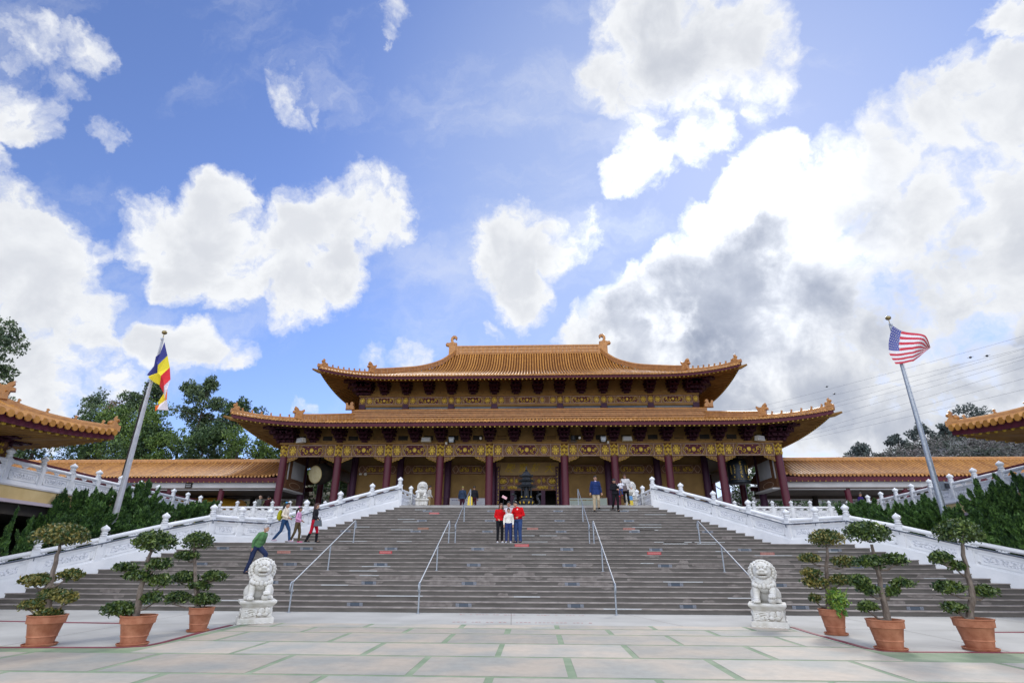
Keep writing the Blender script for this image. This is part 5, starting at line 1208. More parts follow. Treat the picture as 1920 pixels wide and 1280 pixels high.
b = MB(); b.lathe([(.10,0),(.13,.05),(.06,.10),(.09,.16),(.04,.22),(.05,.27),(.015,.36),(0,.48)], 10, (0,0,2.38)); b.build('spire', BLACK, t, True)
for s in (-1, 1):
    b = MB(); b.tube([(s*.42,0,.38),(s*.68,0,.30),(s*.86,0,.42),(s*.80,0,.62),(s*.66,0,.74),(s*.68,0,.92),(s*.84,0,.98)], [.06,.08,.085,.075,.06,.06,.07], 8); b.ball((s*.86,-.02,1.0), (.13,.07,.07)); b.tube([(s*.75,0,1.04),(s*.66,0,1.16)], .015, 4); b.tube([(s*.8,0,1.05),(s*.74,0,1.2)], .015, 4)
    for i in range(4): b.ball((s*(.7+.05*i),0,.86-.12*i), (.05,.02,.07))
    b.build('dragon_handle', BLACK, t, True)
b = MB()
for a in (-.85, -.3, .3, .85): flower(b, math.sin(a)*.5, .47, -math.cos(a)*.5, .14, .2)
for a in (-.7, 0, .7): b.ball((math.sin(a)*.45, -math.cos(a)*.45, .80), (.045,.03,.04))
b.build('gilt_ornament', GOLD, t, True)
t = empty('drum', (-16.25,42.3,7.78), 'big round drum with a pale skin in the porch at the hall\'s left end', 'drum')
b = MB(); b.lathe([(.66,-.62),(.78,-.3),(.82,0),(.78,.3),(.66,.62)], 28); o = b.build('barrel', VOID, t, True, 60)
k = MB(); k.lathe([(0,.63),(.60,.63),(.64,.62),(.66,.60)], 28); o2 = k.build('skin', mat('drum_skin', (.50,.43,.24), (.60,.54,.34), 3, .6), t, True)
k = MB(); k.tube([(.65*math.cos(a), .65*math.sin(a), .60) for a in np.linspace(0, 2*PI, 29)], .03, 6); o3 = k.build('rim', mat('drum_rim', (.42,.32,.13), None, rough=.5), t, True)
for q in (o, o2, o3): q.rotation_euler = (math.radians(100), 0, math.radians(-24))
k = MB(); k.tube([(-.3,.2,.7),(-.3,.2,1.9)], .03, 6); k.tube([(.3,.2,.7),(.3,.2,1.9)], .03, 6); k.build('hanger', VOID, t)
t = empty('bell', (16.05,42.2,6.98), 'large dark bell with gilt inscriptions in the porch at the hall\'s right end', 'bell')
b = MB(); b.lathe([(.80,0),(.83,.05),(.80,.14),(.76,.25),(.73,.7),(.71,1.3),(.66,1.6),(.52,1.78),(.2,1.86),(0,1.87)], 32); b.tube([(-.16,0,1.84),(-.12,0,2.08),(.12,0,2.08),(.16,0,1.84)], .05, 8); b.tube([(0,0,2.05),(0,0,2.75)], .04, 6)
o = b.build('bell_body', mat('bell_bronze', (.012,.018,.026), (.03,.038,.05), 4, .4, .2, 20, metal=.4), t, True, 60)
k = MB(); rr = random.Random(9)
def onbell(a, z, w, h): k.cbox((math.sin(a)*.745, -math.cos(a)*.745, z), (w, .03, h))
for a in (-.62, .52, .95, -1.0):
    for i in range(6):
        for q in range(3): onbell(a+rr.uniform(-.05,.05), 1.25-i*.11+rr.uniform(-.03,.03), .05, .02)
for i in range(11):
    for q in range(4): onbell(.0+rr.uniform(-.08,.08), 1.55-i*.115+rr.uniform(-.04,.04), .07, .022)
for a in (-.7, 0, .75): k.ball((math.sin(a)*.76, -math.cos(a)*.76, .42), (.06,.03,.06))
for a in np.linspace(-1.1, 1.1, 16): onbell(a, .27, .05, .02)
k.build('gilt_inscription', GOLD, t)
def box_thing(name, label, cat, loc, parts, rz=0, group=None):
    r = empty(name, loc, label, cat, group, rz)
    for nm, mm, fn in parts:
        b = MB(); fn(b); b.build(nm, mm, r)
    return r
def speaker(x, mm, lab, rz):
    box_thing('loudspeaker', lab, 'loudspeaker', (x, 39.5, 9.86), [('cabinet', mm, lambda b: b.frus((0,0),(.72,.34),(.66,.28),-.17,.17)), ('grille', GREYP, lambda b: b.box(-.30,.30,-.19,-.172,-.13,.13)), ('mount', VOID, lambda b: b.box(-.05,.05,.1,.45,-.03,.03))], rz, 'loudspeakers under the eaves')
speaker(-17.0, SUNW, 'white loudspeaker tilted under the eave at the left end of the hall', -.5); speaker(17.0, SUNW, 'white loudspeaker tilted under the eave at the right end of the hall', .5)
BEI = mat('beige_plastic', (.42,.38,.27), None, rough=.5)
speaker(-7.5, BEI, 'beige loudspeaker between brackets left of the hall centre', 0); speaker(7.4, BEI, 'beige loudspeaker between brackets right of the hall centre', 0)
for x, lab in ((-5.6,'chrome floodlight under the eave left of the hall centre'),(5.65,'chrome floodlight under the eave right of the hall centre')):
    box_thing('floodlight', lab, 'floodlight', (x,39.45,9.82), [('housing', STEEL, lambda b: (b.frus((0,.02),(.30,.2),(.42,.3),-.16,.12), b.box(-.2,.2,-.12,.1,.12,.2))), ('lamp_glass', mat('lamp_glass', (.6,.65,.7), None, rough=.1), lambda b: b.box(-.14,.14,-.15,-.13,-.06,.10)), ('bracket', VOID, lambda b: (b.box(-.24,-.21,-.05,.4,-.2,.05), b.box(.21,.24,-.05,.4,-.2,.05)))], 0, 'floodlights under the eaves')
box_thing('stage_lamp', 'black lamp on a small rack under the eave right of centre', 'lamp', (3.45,39.5,9.78), [('lamp_body', BLACK, lambda b: (b.lathe([(.17,0),(.2,.1),(.2,.3),(.12,.36)], 14), b.box(-.3,.3,-.03,.03,-.12,-.08), b.box(-.12,-.09,-.03,.03,-.2,0), b.box(.09,.12,-.03,.03,-.2,0)))])
for x, z, lab in ((-6.0,9.60,'small white camera at the beam left of centre, lower one'),(6.0,9.62,'small white camera at the beam right of centre, lower one'),(-3.4,9.88,'tiny white sensor on a bracket left of centre'),(3.9,9.88,'tiny white sensor on a bracket right of centre')):
    box_thing('security_camera', lab, 'camera', (x,39.2 if z > 9.7 else 39.6,z), [('camera_body', SUNW, lambda b: (b.ball((0,0,0), (.09,.09,.08), 10, 8), b.box(-.06,.06,-.05,.3,.04,.10)))], 0, 'small white security cameras')
box_thing('security_camera', 'pale round security camera on the ochre wall at the left end', 'camera', (-13.2,43.9,8.0), [('camera_body', SUNW, lambda b: (b.ball((0,-.05,0), (.13,.13,.12), 12, 8), b.box(-.5,-.3,-.1,0,-.06,.05)))], 0, 'small white security cameras')
for x, lab in ((-6.0,'black pendant fixture in the porch left of the centre bay'),(-9.8,'black pendant fixture in the porch farther left'),(6.0,'black pendant fixture in the porch right of the centre bay'),(9.9,'black pendant fixture in the porch farther right')):
    box_thing('pendant_lamp', lab, 'lamp', (x*.83,41.6,9.0), [('shade', VOID, lambda b: b.lathe([(.14,0),(.14,.3),(.1,.34)], 12)), ('rod', VOID, lambda b: b.tube([(0,0,.3),(0,0,.8)], .02, 6))], 0, 'black lamps hung in the porch')
# notice boards at the foot of the ochre walls
def board(x0, x1, mm, lab, rows, seed, cols):
    r = empty('notice_board', ((x0+x1)/2, 43.3, 4.5), lab, 'notice board'); w = (x1-x0)/2; b = MB(); b.box(-w,w,0,.05,.35,1.55); b.build('board_face', mm, r)
    b = MB(); b.box(-w-.05,-w,-.01,.07,0,1.6); b.box(w,w+.05,-.01,.07,0,1.6); b.box(-w,w,-.01,.07,1.55,1.61); b.build('frame', BROWN, r)
    rb = random.Random(seed)
    b = MB(); x = -w+.15
    while x < w*.4: ww = rb.uniform(.05,.12); b.box(x, x+ww, -.008, 0, 1.36, 1.36+rb.uniform(.05,.1)); x += ww+.03
    b.build('heading', mat('board_ink_%d' % seed, cols, None, rough=.8), r)
    b = MB()
    for c in range(3):
        for i in range(rows):
            x = -w+.12+c*(2*w-.2)/3; b.box(x, x+(2*w-.5)/3*rb.uniform(.6,1), -.006, 0, 1.22-i*.075, 1.235-i*.075)
    b.build('small_print', GREYP, r)
board(3.15, 6.15, mat('pale_green_board', (.42,.48,.42), None, rough=.7), 'pale green notice board with fine print behind the man in the blue coat', 9, 21, (.25,.18,.08))
board(-6.1, -3.15, mat('pale_grey_board', (.48,.48,.52), None, rough=.7), 'pale grey notice board behind the two people in dark jackets', 9, 22, (.2,.2,.3))
def wet(x, y, lab, blue=False):
    parts = [('panel', mat('safety_yellow_%d' % int(x*10), (.72,.55,.05), None, rough=.5), lambda b: (b.prism([(-.15,0),(.15,0),(.11,.62),(-.11,.62)], -.16, -.14, 'y'), b.prism([(-.15,0),(.15,0),(.11,.62),(-.11,.62)], .14, .16, 'y'), b.box(-.06,.06,-.15,.15,.58,.66)))]
    if blue: parts.append(('blue_top', mat('sign_blue', (.1,.3,.6), None), lambda b: b.box(-.12,.12,-.17,-.161,.42,.66)))
    box_thing('floor_sign', lab, 'floor sign', (x,y,4.48), parts)
wet(-3.35, 33.4, 'yellow folding floor sign at the head of the stairs beside the dark jackets'); wet(6.25, 33.4, 'yellow and blue folding floor sign behind the woman in the white coat', True)
for s, w in ((-1,'left'),(1,'right')):
    box_thing('wall_floodlight', 'small grey floodlight fixed to the walkway parapet, %s side' % w, 'floodlight', (s*19.0,25.6,4.75), [('housing', STEEL, lambda b: (b.frus((0,0),(.25,.2),(.42,.3),-.18,.18))), ('lamp_glass', BLACK, lambda b: b.box(-.16,.16,-.17,-.151,-.12,.1))], s*.5)
b = MB()
for sy in (0,):
    b.grid(lambda u, v: (-3+6*u, -1.6+3.2*v, .9*math.sin(PI*v)+.25*math.sin(u*3)), 16, 10)
r = empty('tent', (-27.2,46,5.25), 'golden yellow tent roof half hidden behind the left terrace parapet', 'tent'); b.build('canopy', mat('yellow_canvas', (.72,.36,.03), (.80,.44,.05), 2, .6), r, True)
b = MB(); [b.tube([(x,y,-1.4),(x,y,.1)], .04, 6) for x in (-2.9,2.9) for y in (-1.5,1.5)]; b.build('tent_pole', STEEL, r)
r = empty('antenna', (-29.0,38.0,3.87), 'thin aerial mast standing behind the left pavilion roof', 'antenna')
b = MB(); b.tube([(0,0,0),(0,0,8.4),(0,0,10.4)], [.07,.05,.02], 6); b.cbox((0,0,8.2), (.16,.16,.5)); b.tube([(-.4,0,8.9),(.4,0,8.9)], .015, 4); b.build('mast', VOID, r)
b = MB(); b.tube([(0,0,0),(4,3,-.6),(8.5,6,-1.3),(13,9.2,-1.6)], .03, 4); 
for q in (.2,.35,.5,.65,.8): b.tube([(13*q,9.2*q,-1.75*q),(13*q,9.2*q,-1.75*q-.5)], .012, 3)
o = b.build('aerial_cable', VOID); o.location = (-29,38,12.5); tag(o, 'thin drooping cable with short hangers behind the left pavilion roof', 'cable')
WIREM = mat('wire', (.22,.23,.26), None, rough=.7)
for i, (z0, z1) in enumerate([(47.0,46.3),(44.9,43.6),(42.5,43.25),(41.4,41.7),(39.1,40.85),(36.5,39.1),(35.3,36.7),(34.1,34.4)]):
    x0, x1 = 85-.35*i, 105.6-.6*i; a = Vector((x0,150,z0)); c = Vector((x1,110,z1)); d = c-a; P = []
    for k in range(25):
        u = -1.6+3.4*k/24; p = a+d*u; p.z += .9*(u*u-u)*.6; P.append(p)
    b = MB(); b.tube(P, .024, 4); tag(b.build('power_line', WIREM), 'thin power line crossing the sky on the right, number of wires from the top: %s' % ['first','second','third','fourth','fifth','sixth','seventh','eighth'][i], 'power line', 'power lines across the right sky')
for x, y, z, lab in ((93.1,110,41.6,'dark marker ball on a wire, left one of the pair nearest the right edge'),(96.6,110,41.9,'dark marker ball on a wire, nearest the right edge'),(84.4,150,47.7,'small marker ball on a wire just above the hall lower roof tip'),(84.9,148,45.0,'small marker ball on a wire, lower one by the hall roof')):
    b = MB(); b.ball((0,0,0), (.27,.27,.22), 12, 8); b.tube([(-.3,.5,0),(.3,-.5,0)], .03, 4); o = b.build('marker_ball', BLACK, None, True); o.location = (x,y,z); tag(o, lab, 'marker ball', 'marker balls on the power lines')

# ------------------------------------------------------------------ people
SK = [mat('skin_%d' % i, c, None, rough=.55) for i, c in enumerate([(.46,.26,.17),(.40,.21,.13),(.30,.15,.09)])]
HAIRB = mat('black_hair', (.012,.010,.010), None, rough=.45); HAIRG = mat('grey_hair', (.38,.38,.40), None, rough=.6); HAIRR = mat('brown_hair', (.07,.028,.018), None, rough=.45)
FACE = mat('face_dark', (.03,.015,.012), None, rough=.4); LIP = mat('lip', (.35,.10,.09), None, rough=.5)
CL_ = {}
def cloth(c):
    c = tuple(c)
    if c not in CL_: CL_[c] = mat('cloth_%d' % len(CL_), tuple(x*.8 for x in c), tuple(min(1, x*1.2) for x in c), 7, .9, .9, 9, spec=.12)
    return CL_[c]
def person(label, loc, face, h, pose={}, top=(.5,.5,.5), bottom=(.05,.05,.08), shoes=(.02,.02,.02), skin=0, hair='short', hm=None, coat=0, sleeve=1.0, legr=1.0, girth=1.0, head=(0,0), boots=False, vox=.0135, extra=None):
    """face: direction the chest looks, degrees clockwise from the camera side (0 = towards -y, 90 = towards +x ... )"""
    k = h/1.7; root = empty('person', loc, label, 'person', None, math.radians(face))
    J = dict(pel=(0,0,.95), chest=(0,0,1.25), neck=(0,-.01,1.44), head=(0,-.03,1.575), shL=(.165,0,1.385), elL=(.235,.02,1.12), wrL=(.245,-.06,.88), shR=(-.165,0,1.385), elR=(-.235,.02,1.12), wrR=(-.245,-.06,.88),
             hpL=(.085,0,.93), knL=(.095,-.02,.50), anL=(.10,.02,.07), hpR=(-.085,0,.93), knR=(-.095,-.02,.50), anR=(-.10,.02,.07))
    J.update(pose); J = {a: Vector(v)*k for a, v in J.items()}
    ht, hd = head; Rh = Matrix.Rotation(math.radians(ht), 3, 'Z') @ Matrix.Rotation(math.radians(hd), 3, 'X')
    hp = lambda x, y, z: J['head']+Rh @ (Vector((x, y, z))*k)
    def ell(b, c, r, R3=None):
        m2 = MB(); m2.ball((0,0,0), (r[0]*k, r[1]*k, r[2]*k), 12, 9); R3 = R3 or Matrix.Identity(3); b.add([c+R3 @ Vector(v) for v in m2.v], m2.f)
    tilt = (J['neck']-J['pel']).normalized(); Rt = Vector((0,0,1)).rotation_difference(tilt).to_matrix()
    b = MB(); ell(b, J['pel'], (.15,.11,.13), Rt); ell(b, J['chest'], (.15,.105,.2), Rt); b.cap(J['pel'], J['chest'], .10*k, .11*k); b.cap(J['chest'], J['neck'], .09*k, .05*k); b.cap(J['neck'], J['head'], .048*k, .045*k)
    ell(b, hp(0,0,.01), (.075,.092,.112), Rh); ell(b, hp(0,-.025,-.055), (.052,.06,.05), Rh); ell(b, hp(0,-.095,-.01), (.013,.02,.022), Rh)
    for s in (-1, 1): ell(b, hp(s*.078,.005,-.005), (.012,.02,.03), Rh)
    for s, q in ((1,'L'),(-1,'R')):
        sh, el, wr, hi_, kn, an = (J[a+q] for a in ('sh','el','wr','hp','kn','an'))
        b.cap(sh, el, .048*k, .04*k); b.cap(el, wr, .038*k, .026*k); b.cap(hi_, kn, .085*k, .055*k); b.cap(kn, an, .052*k, .036*k); b.cap(an, an+Vector((s*.02,-.15,-.035))*k, .038*k, .03*k)
        d = (wr-el).normalized(); pm = wr+d*.05*k; ell(b, pm, (.036,.022,.045), Vector((0,0,1)).rotation_difference(d).to_matrix())
        side = d.cross(Vector((0,1,0))); side = side.normalized() if side.length > .1 else Vector((1,0,0)); fr = d.cross(side).normalized()
        for i in range(4): p0 = pm+d*.035*k+side*(-.027+.018*i)*k; l = (.05,.062,.058,.046)[i]*k; p1 = p0+d*l*.55; b.cap(p0, p1, .0095*k, .009*k, 6); b.cap(p1, p1+(d*.6+fr*.5*s).normalized()*l*.5, .009*k, .0075*k, 6)
        b.cap(pm+side*.03*k, pm+side*.055*k+d*.035*k, .011*k, .009*k, 6)
    body = remesh(b.build('body', SK[skin], root), vox*.85, 2)
    f = MB()
    for s in (-1, 1): ell(f, hp(s*.031,-.084,.008), (.014,.008,.007), Rh)
    for s in (-1, 1): ell(f, hp(s*.031,-.086,.03), (.020,.006,.005), Rh)
    f.build('eyes', FACE, body, True); f = MB(); ell(f, hp(0,-.088,-.052), (.024,.008,.007), Rh); f.build('mouth', LIP, body, True)
    # clothes
    b = MB(); g = girth; wl = .93-coat
    ell(b, J['chest'], (.175*g,.13*g,.21), Rt); ell(b, (J['chest']+J['pel'])/2, (.16*g,.125*g,.17), Rt); ell(b, J['pel']+tilt*.04*k, (.17*g,.13*g,.11), Rt); b.cap(J['shL']-Vector((0,0,.012))*k, J['shR']-Vector((0,0,.012))*k, .060*k, .060*k); b.cap(J['chest'], J['neck']-tilt*.02*k, .1*k, .062*k)
    if coat:
        m2 = MB(); m2.lathe([(.17*g,.02),(.185*g,-coat*.5),(.195*g+coat*.05,-coat),(.0,-coat)], 20, sy=.78); b.add([J['pel']+Vector(v)*k for v in m2.v], m2.f)
    for q in 'LR':
        sh, el, wr = (J[a+q] for a in ('sh','el','wr')); b.cap(sh-Vector((0,0,.012))*k, el, .060*k*g, .052*k); b.cap(el, el.lerp(wr, .93*sleeve), .055*k, .042*k)
    remesh(b.build('top', cloth(top), root), vox, 2)
    b = MB(); ell(b, J['pel']-tilt*.03*k, (.165*g,.128*g,.12), Rt)
    for q in 'LR':
        hi_, kn, an = (J[a+q] for a in ('hp','kn','an')); b.cap(hi_, kn, .098*k*legr, .07*k*legr); b.cap(kn, an.lerp(kn, .06), .066*k*legr, .056*k*legr)
    remesh(b.build('trousers', cloth(bottom), root), vox, 2)
    b = MB()
    for s, q in ((1,'L'),(-1,'R')):
        an = J['an'+q]; b.cap(an+Vector((0,.03,-.02))*k, an+Vector((s*.02,-.16,-.035))*k, .045*k, .036*k)
        if boots: b.cap(an, an.lerp(J['kn'+q], .75), .055*k, .066*k)
    remesh(b.build('shoes', cloth(shoes), root), vox, 1)
    hm = hm or HAIRB; b = MB()
    if hair == 'short': ell(b, hp(0,.015,.042), (.088,.096,.094), Rh); ell(b, hp(0,-.045,.085), (.07,.06,.045), Rh)
    if hair in ('long','pony','bob'): ell(b, hp(0,-.035,.085), (.078,.07,.05), Rh)
    if hair == 'long':
        ell(b, hp(0,.02,.03), (.09,.095,.098), Rh); b.cap(hp(0,.07,.0), hp(0,.10,-.26), .075*k, .06*k)
        for s in (-1, 1): b.cap(hp(s*.07,.03,0), hp(s*.08,.06,-.2), .04*k, .03*k)
    elif hair == 'pony':
        ell(b, hp(0,.02,.035), (.084,.092,.094), Rh); b.cap(hp(0,.10,.06), hp(.0,.17,-.08), .045*k, .05*k); b.cap(hp(0,.17,-.08), hp(0,.17,-.28), .05*k, .025*k)
    elif hair == 'bob': ell(b, hp(0,.02,.03), (.092,.098,.1), Rh); b.cap(hp(-.075,.02,-.02), hp(-.085,.02,-.12), .035*k, .028*k); b.cap(hp(.075,.02,-.02), hp(.085,.02,-.12), .035*k, .028*k); b.cap(hp(0,.07,-.02), hp(0,.08,-.12), .07*k, .05*k)
    elif hair == 'hat': ell(b, hp(0,.01,.05), (.094,.105,.085), Rh); 
    remesh(b.build('hair' if hair != 'hat' else 'knit_hat', hm, root), vox*.8, 2)
    if extra: extra(root, J, k, hp, ell, Rh)
    return root, J, k
def wpt(root, v): return Matrix.Translation(root.location) @ root.rotation_euler.to_matrix().to_4x4() @ Vector(v)
def bow(col):
    def f(root, J, k, hp, ell, Rh):
        b = MB(); ell(b, hp(.05,.06,.12), (.05,.03,.035), Rh); ell(b, hp(-.05,.06,.12), (.05,.03,.035), Rh); ell(b, hp(0,.06,.12), (.02,.02,.02), Rh); b.build('hair_bow', cloth(col), root, True)
    return f
STR = dict(hpL=(.085,0,.93), knL=(.09,-.22,.54), anL=(.09,-.30,.10), hpR=(-.085,0,.93), knR=(-.09,.06,.50), anR=(-.09,.36,.13))
# man in green climbing, bent forward
pose = dict(pel=(0,.02,.93), chest=(0,-.10,1.22), neck=(0,-.19,1.39), head=(0,-.25,1.51), shL=(.17,-.14,1.34), elL=(.24,-.06,1.08), wrL=(.16,.02,.90), shR=(-.17,-.14,1.34), elR=(-.24,.0,1.10), wrR=(-.2,.04,.88), hpL=(.085,0,.91), knL=(.09,-.33,.66), anL=(.09,-.30,.27), hpR=(-.085,.03,.91), knR=(-.09,.10,.50), anR=(-.09,.26,.09))
def shades(root, J, k, hp, ell, Rh):
    b = MB(); ell(b, hp(.03,-.05,.11), (.03,.02,.012), Rh); ell(b, hp(-.03,-.05,.11), (.03,.02,.012), Rh); b.build('sunglasses', FACE, root, True)
person('grey haired man in a green jumper and navy trousers climbing behind the left lion', (-10.05,21.45,1.05), 78, 1.82, pose, (.10,.22,.09), (.025,.035,.085), (.03,.03,.04), 0, 'short', HAIRG, girth=1.12, legr=1.1, extra=shades, head=(0,-8))
wk1 = dict(STR, elL=(.24,.05,1.13), wrL=(.16,-.15,1.03), elR=(-.24,.02,1.13), wrR=(-.18,-.2,1.05))
l1 = person('young woman in a cream jumper and jeans with a blue hair bow on the landing', (-10.75,25.0,2.26), 88, 1.72, wk1, (.70,.62,.50), (.025,.06,.14), (.42,.35,.42), 1, 'pony', extra=bow((.10,.45,.85)))
person('girl in a pink top and brown trousers with a pink hair bow', (-10.28,25.35,2.26), 92, 1.56, dict(wk1, knL=(.09,-.12,.5), anL=(.09,-.12,.08), anR=(-.09,.22,.10)), (.60,.30,.48), (.10,.075,.04), (.50,.03,.18), 2, 'pony', extra=bow((.85,.35,.55)))
l3 = person('woman with long brown hair in a black top, red trousers and black boots', (-9.52,25.35,2.26), 92, 1.72, dict(STR, knL=(.09,-.14,.52), anL=(.09,-.16,.08), anR=(-.09,.24,.08), elR=(-.22,-.02,1.13), wrR=(-.2,-.18,1.0), elL=(.24,.02,1.12), wrL=(.22,-.14,.98)), (.02,.02,.025), (.42,.012,.03), (.012,.012,.015), 0, 'long', HAIRR, boots=True)
r = empty('backpack', (-10.97,25.0,3.42), 'yellow green backpack worn by the young woman in the cream jumper', 'backpack', None, math.radians(88))
b = MB(); b.ball((0,.04,0), (.15,.11,.24), 12, 10); b.ball((0,.10,-.08), (.11,.07,.11), 10, 8); remesh(b.build('bag', cloth((.34,.32,.02)), r), .015)
b = MB(); [b.tube([(s*.10,-.02,.2),(s*.12,-.19,.14),(s*.13,-.22,-.02),(s*.11,-.08,-.18)], .018, 5) for s in (-1,1)]; b.build('strap', cloth((.2,.2,.02)), r)
def handbag(loc, lab, c, rz=0, w=.17, h=.13):
    r = empty('handbag', loc, lab, 'handbag', None, rz); b = MB(); b.frus((0,0),(w*2,.16),(w*1.6,.09),-h,h); b.build('bag_body', mat('leather_%d' % int(abs(loc[0])*100), c, None, rough=.3), r)
    b = MB(); [b.tube([(-.09,y,h),(-.07,y,h+.12),(.07,y,h+.12),(.09,y,h)], .01, 6) for y in (-.04,.04)]; b.build('handle', BLACK, r); return r
handbag((-9.28,25.18,3.10), 'shiny dark handbag carried by the woman in red trousers', (.03,.045,.06), .1)
# family on the landing
person('woman in a red jumper and black trousers raising a phone on a stick', (-.98,24.55,2.26), 14, 1.64, dict(elR=(-.22,.03,1.13), wrR=(-.12,-.08,1.02), elL=(.20,-.10,1.16), wrL=(.14,-.32,1.32), head=(.03,-.04,1.575)), (.55,.008,.012), (.012,.012,.015), (.6,.6,.65), 0, 'bob', HAIRR, head=(10,-6), girth=1.12)
def specs(root, J, k, hp, ell, Rh):
    b = MB(); 
    for s in (-1, 1): b.tube([hp(s*.033+math.cos(a)*.024,-.098,.008+math.sin(a)*.018) for a in np.linspace(0, 2*PI, 9)], .003*k, 4)
    b.tube([hp(-.01,-.1,.012), hp(.01,-.1,.012)], .003*k, 4); b.build('glasses', FACE, root)
person('tall boy with glasses in a white T-shirt standing at the back of the family group', (-.62,25.0,2.26), -4, 1.76, {}, (.74,.70,.76), (.03,.04,.09), (.3,.3,.3), 0, 'short', extra=specs, head=(0,-4))
person('smiling girl in a white top and blue trousers at the front of the family group', (-.60,24.42,2.26), 0, 1.43, dict(wrL=(.23,-.02,.88), wrR=(-.23,-.02,.88)), (.72,.70,.64), (.025,.04,.13), (.55,.58,.68), 0, 'pony', head=(0,-8), legr=1.05)
def tux(root, J, k, hp, ell, Rh):
    b = MB(); c = J['chest']; ell(b, c+Vector((.02,-.12,.08))*k, (.05,.02,.045)); ell(b, c+Vector((.0,-.125,-.03))*k, (.04,.02,.06)); b.build('shirt_print', cloth((.75,.75,.75)), root, True)
    b = MB(); w = J['wrR']; b.tube([w+Vector((math.cos(a)*.036,math.sin(a)*.036,.015))*k for a in np.linspace(0, 6.28, 9)], .012*k, 5); b.build('wristwatch', STEEL, root)
person('man in a red sweatshirt and blue jeans at the right of the family group', (-.20,24.72,2.26), -22, 1.76, dict(head=(-.10,-.06,1.56), neck=(-.05,-.02,1.44), elR=(-.27,-.05,1.14), wrR=(-.16,-.28,1.08), elL=(.27,.0,1.12), wrL=(.12,-.24,1.03)), (.55,.008,.012), (.035,.065,.17), (.05,.05,.07), 0, 'short', head=(-14,4), girth=1.2, legr=1.2, extra=tux)
r = empty('selfie_stick', (-.83,24.22,3.55), 'thin selfie stick with a pink phone held up by the woman in the red jumper', 'selfie stick')
b = MB(); b.tube([(0,0,-.05),(.02,-.10,.52)], .011, 6); b.build('stick', BLACK, r); b = MB(); b.T = Matrix.Translation((.06,-.11,.56)) @ Matrix.Rotation(.5, 4, 'Y'); b.box(-.11,.11,-.008,.008,-.05,.055); b.build('phone', mat('pink_phone', (.62,.18,.24), (.75,.6,.6), 40, .4), r)
# visitors at the head of the stairs
person('man in a navy blue coat and beige trousers walking down the top steps', (3.96,31.05,4.06), 4, 1.95, dict(knL=(.10,-.10,.56), anL=(.12,.06,.20), knR=(-.10,-.06,.50), anR=(-.11,-.06,.07), wrL=(.27,-.03,.90), wrR=(-.27,-.03,.90)), (.018,.035,.12), (.42,.34,.23), (.015,.015,.015), 0, 'short', coat=.16, girth=1.18, legr=1.1, extra=lambda root, J, k, hp, ell, Rh: [ (lambda b: (ell(b, J['neck']+Vector((0,-.07,-.03))*k, (.05,.02,.05)), b.build('shirt_collar', cloth((.6,.5,.66)), root, True)))(MB())])
person('woman in black with a knitted hat carrying a small child down the stairs', (5.05,31.1,4.06), 6, 1.80, dict(knL=(.10,-.05,.50), anL=(.09,-.04,.07), knR=(-.10,.0,.56), anR=(-.14,.18,.22), elL=(.26,-.02,1.15), wrL=(.24,-.24,1.16), elR=(-.24,.0,1.14), wrR=(.02,-.26,1.10), head=(-.05,-.05,1.56)), (.014,.014,.018), (.012,.012,.014), (.012,.012,.014), 0, 'hat', mat('dark_knit', (.03,.03,.035), None, rough=.9), coat=.06, girth=1.05, head=(-12,10))
person('small child in a white jumper and red shoes carried by the woman in black', (5.37,30.95,4.72), -25, 1.02, dict(head=(0,-.05,1.62), pel=(0,0,.95), knL=(.12,-.24,.75), anL=(.14,-.18,.36), knR=(-.12,-.2,.68), anR=(-.12,-.12,.28), elL=(.26,-.1,1.2), wrL=(.2,-.3,1.25), elR=(-.24,-.1,1.2), wrR=(-.28,-.3,1.3)), (.62,.62,.68), (.03,.05,.15), (.55,.02,.04), 0, 'long', HAIRR, vox=.010, girth=1.15, head=(-20,0))
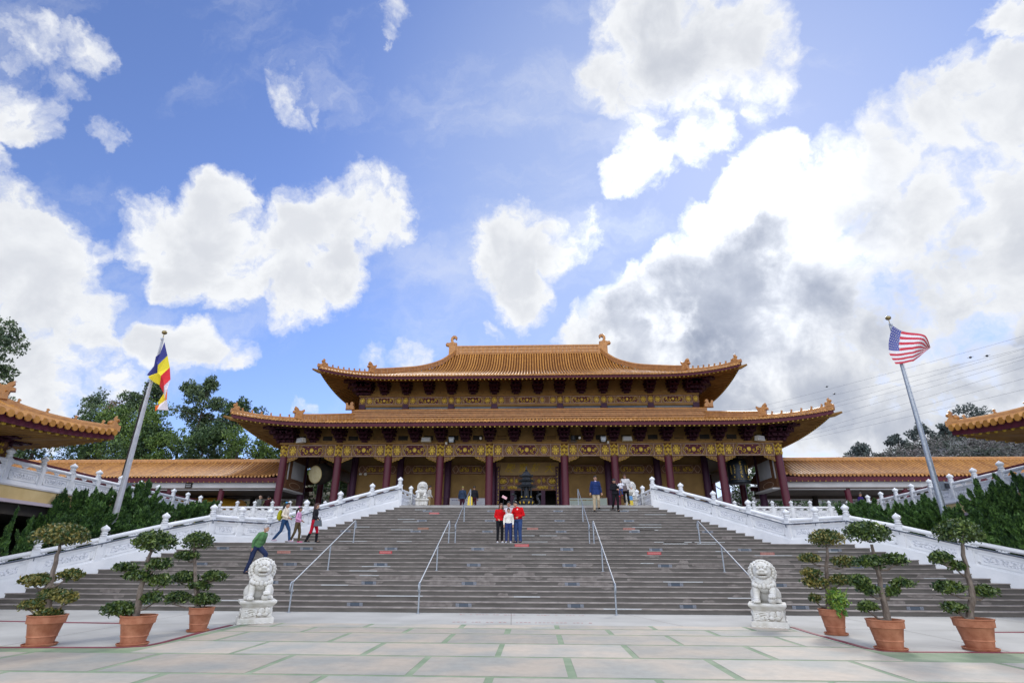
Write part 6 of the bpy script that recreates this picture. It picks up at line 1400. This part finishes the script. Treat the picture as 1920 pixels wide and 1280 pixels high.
person('woman in a long white cardigan at the head of the stairs on the right', (5.82,32.15,4.5), -6, 1.76, dict(knL=(.09,-.08,.50), anL=(.14,-.03,.05), knR=(-.10,-.02,.52), anR=(-.08,.10,.12), elL=(.29,.03,1.14), wrL=(.30,-.12,.92), elR=(-.28,.02,1.14), wrR=(-.26,-.1,.90), head=(-.02,-.07,1.55)), (.55,.53,.54), (.012,.012,.014), (.45,.3,.2), 0, 'bob', HAIRR, coat=.12, girth=1.22, head=(0,24), sleeve=.85)
handbag((5.72,31.92,5.42), 'brown shoulder bag hanging in front of the woman in the white cardigan', (.06,.03,.035), .1, .15, .15)
person('man in a pale jacket and tan trousers standing by the left small stone lion', (-6.55,37.0,4.5), 120, 1.72, dict(elR=(-.2,.0,1.14), wrR=(-.18,-.16,.95)), (.42,.40,.37), (.28,.20,.11), (.05,.04,.03), 1, 'short', girth=1.15)
person('person in a dark blue hooded jacket and yellow cap looking at the ochre wall', (-4.35,37.4,4.5), 175, 1.74, {}, (.03,.045,.08), (.05,.015,.025), (.02,.02,.02), 1, 'short', mat('cap_over_hair', (.06,.05,.02), (.4,.33,.08), 14, .7), coat=.08, girth=1.15)
person('person in a black jacket and maroon trousers looking at the ochre wall', (-3.55,37.4,4.5), 190, 1.74, {}, (.015,.016,.02), (.05,.012,.02), (.02,.02,.02), 1, 'short', girth=1.12)
person('bald man in a grey jacket over a blue shirt standing behind the left terrace parapet', (-19.4,39.5,4.14), 150, 1.70, dict(elL=(.27,.03,1.2), wrL=(.12,-.16,1.5)), (.14,.15,.14), (.05,.05,.06), (.02,.02,.02), 0, 'short', mat('thin_hair', (.4,.27,.2), None, rough=.6), girth=1.25)
person('person in a dark maroon top beside the bald man behind the left terrace parapet', (-18.9,39.8,4.14), 200, 1.70, dict(elR=(-.27,.03,1.2), wrR=(-.12,-.16,1.5)), (.05,.012,.018), (.03,.03,.04), (.02,.02,.02), 1, 'short')
person('dark haired person in a purple top behind the right terrace parapet', (22.1,37.6,4.14), 20, 1.66, {}, (.03,.015,.10), (.03,.03,.04), (.02,.02,.02), 1, 'short', head=(0,12))
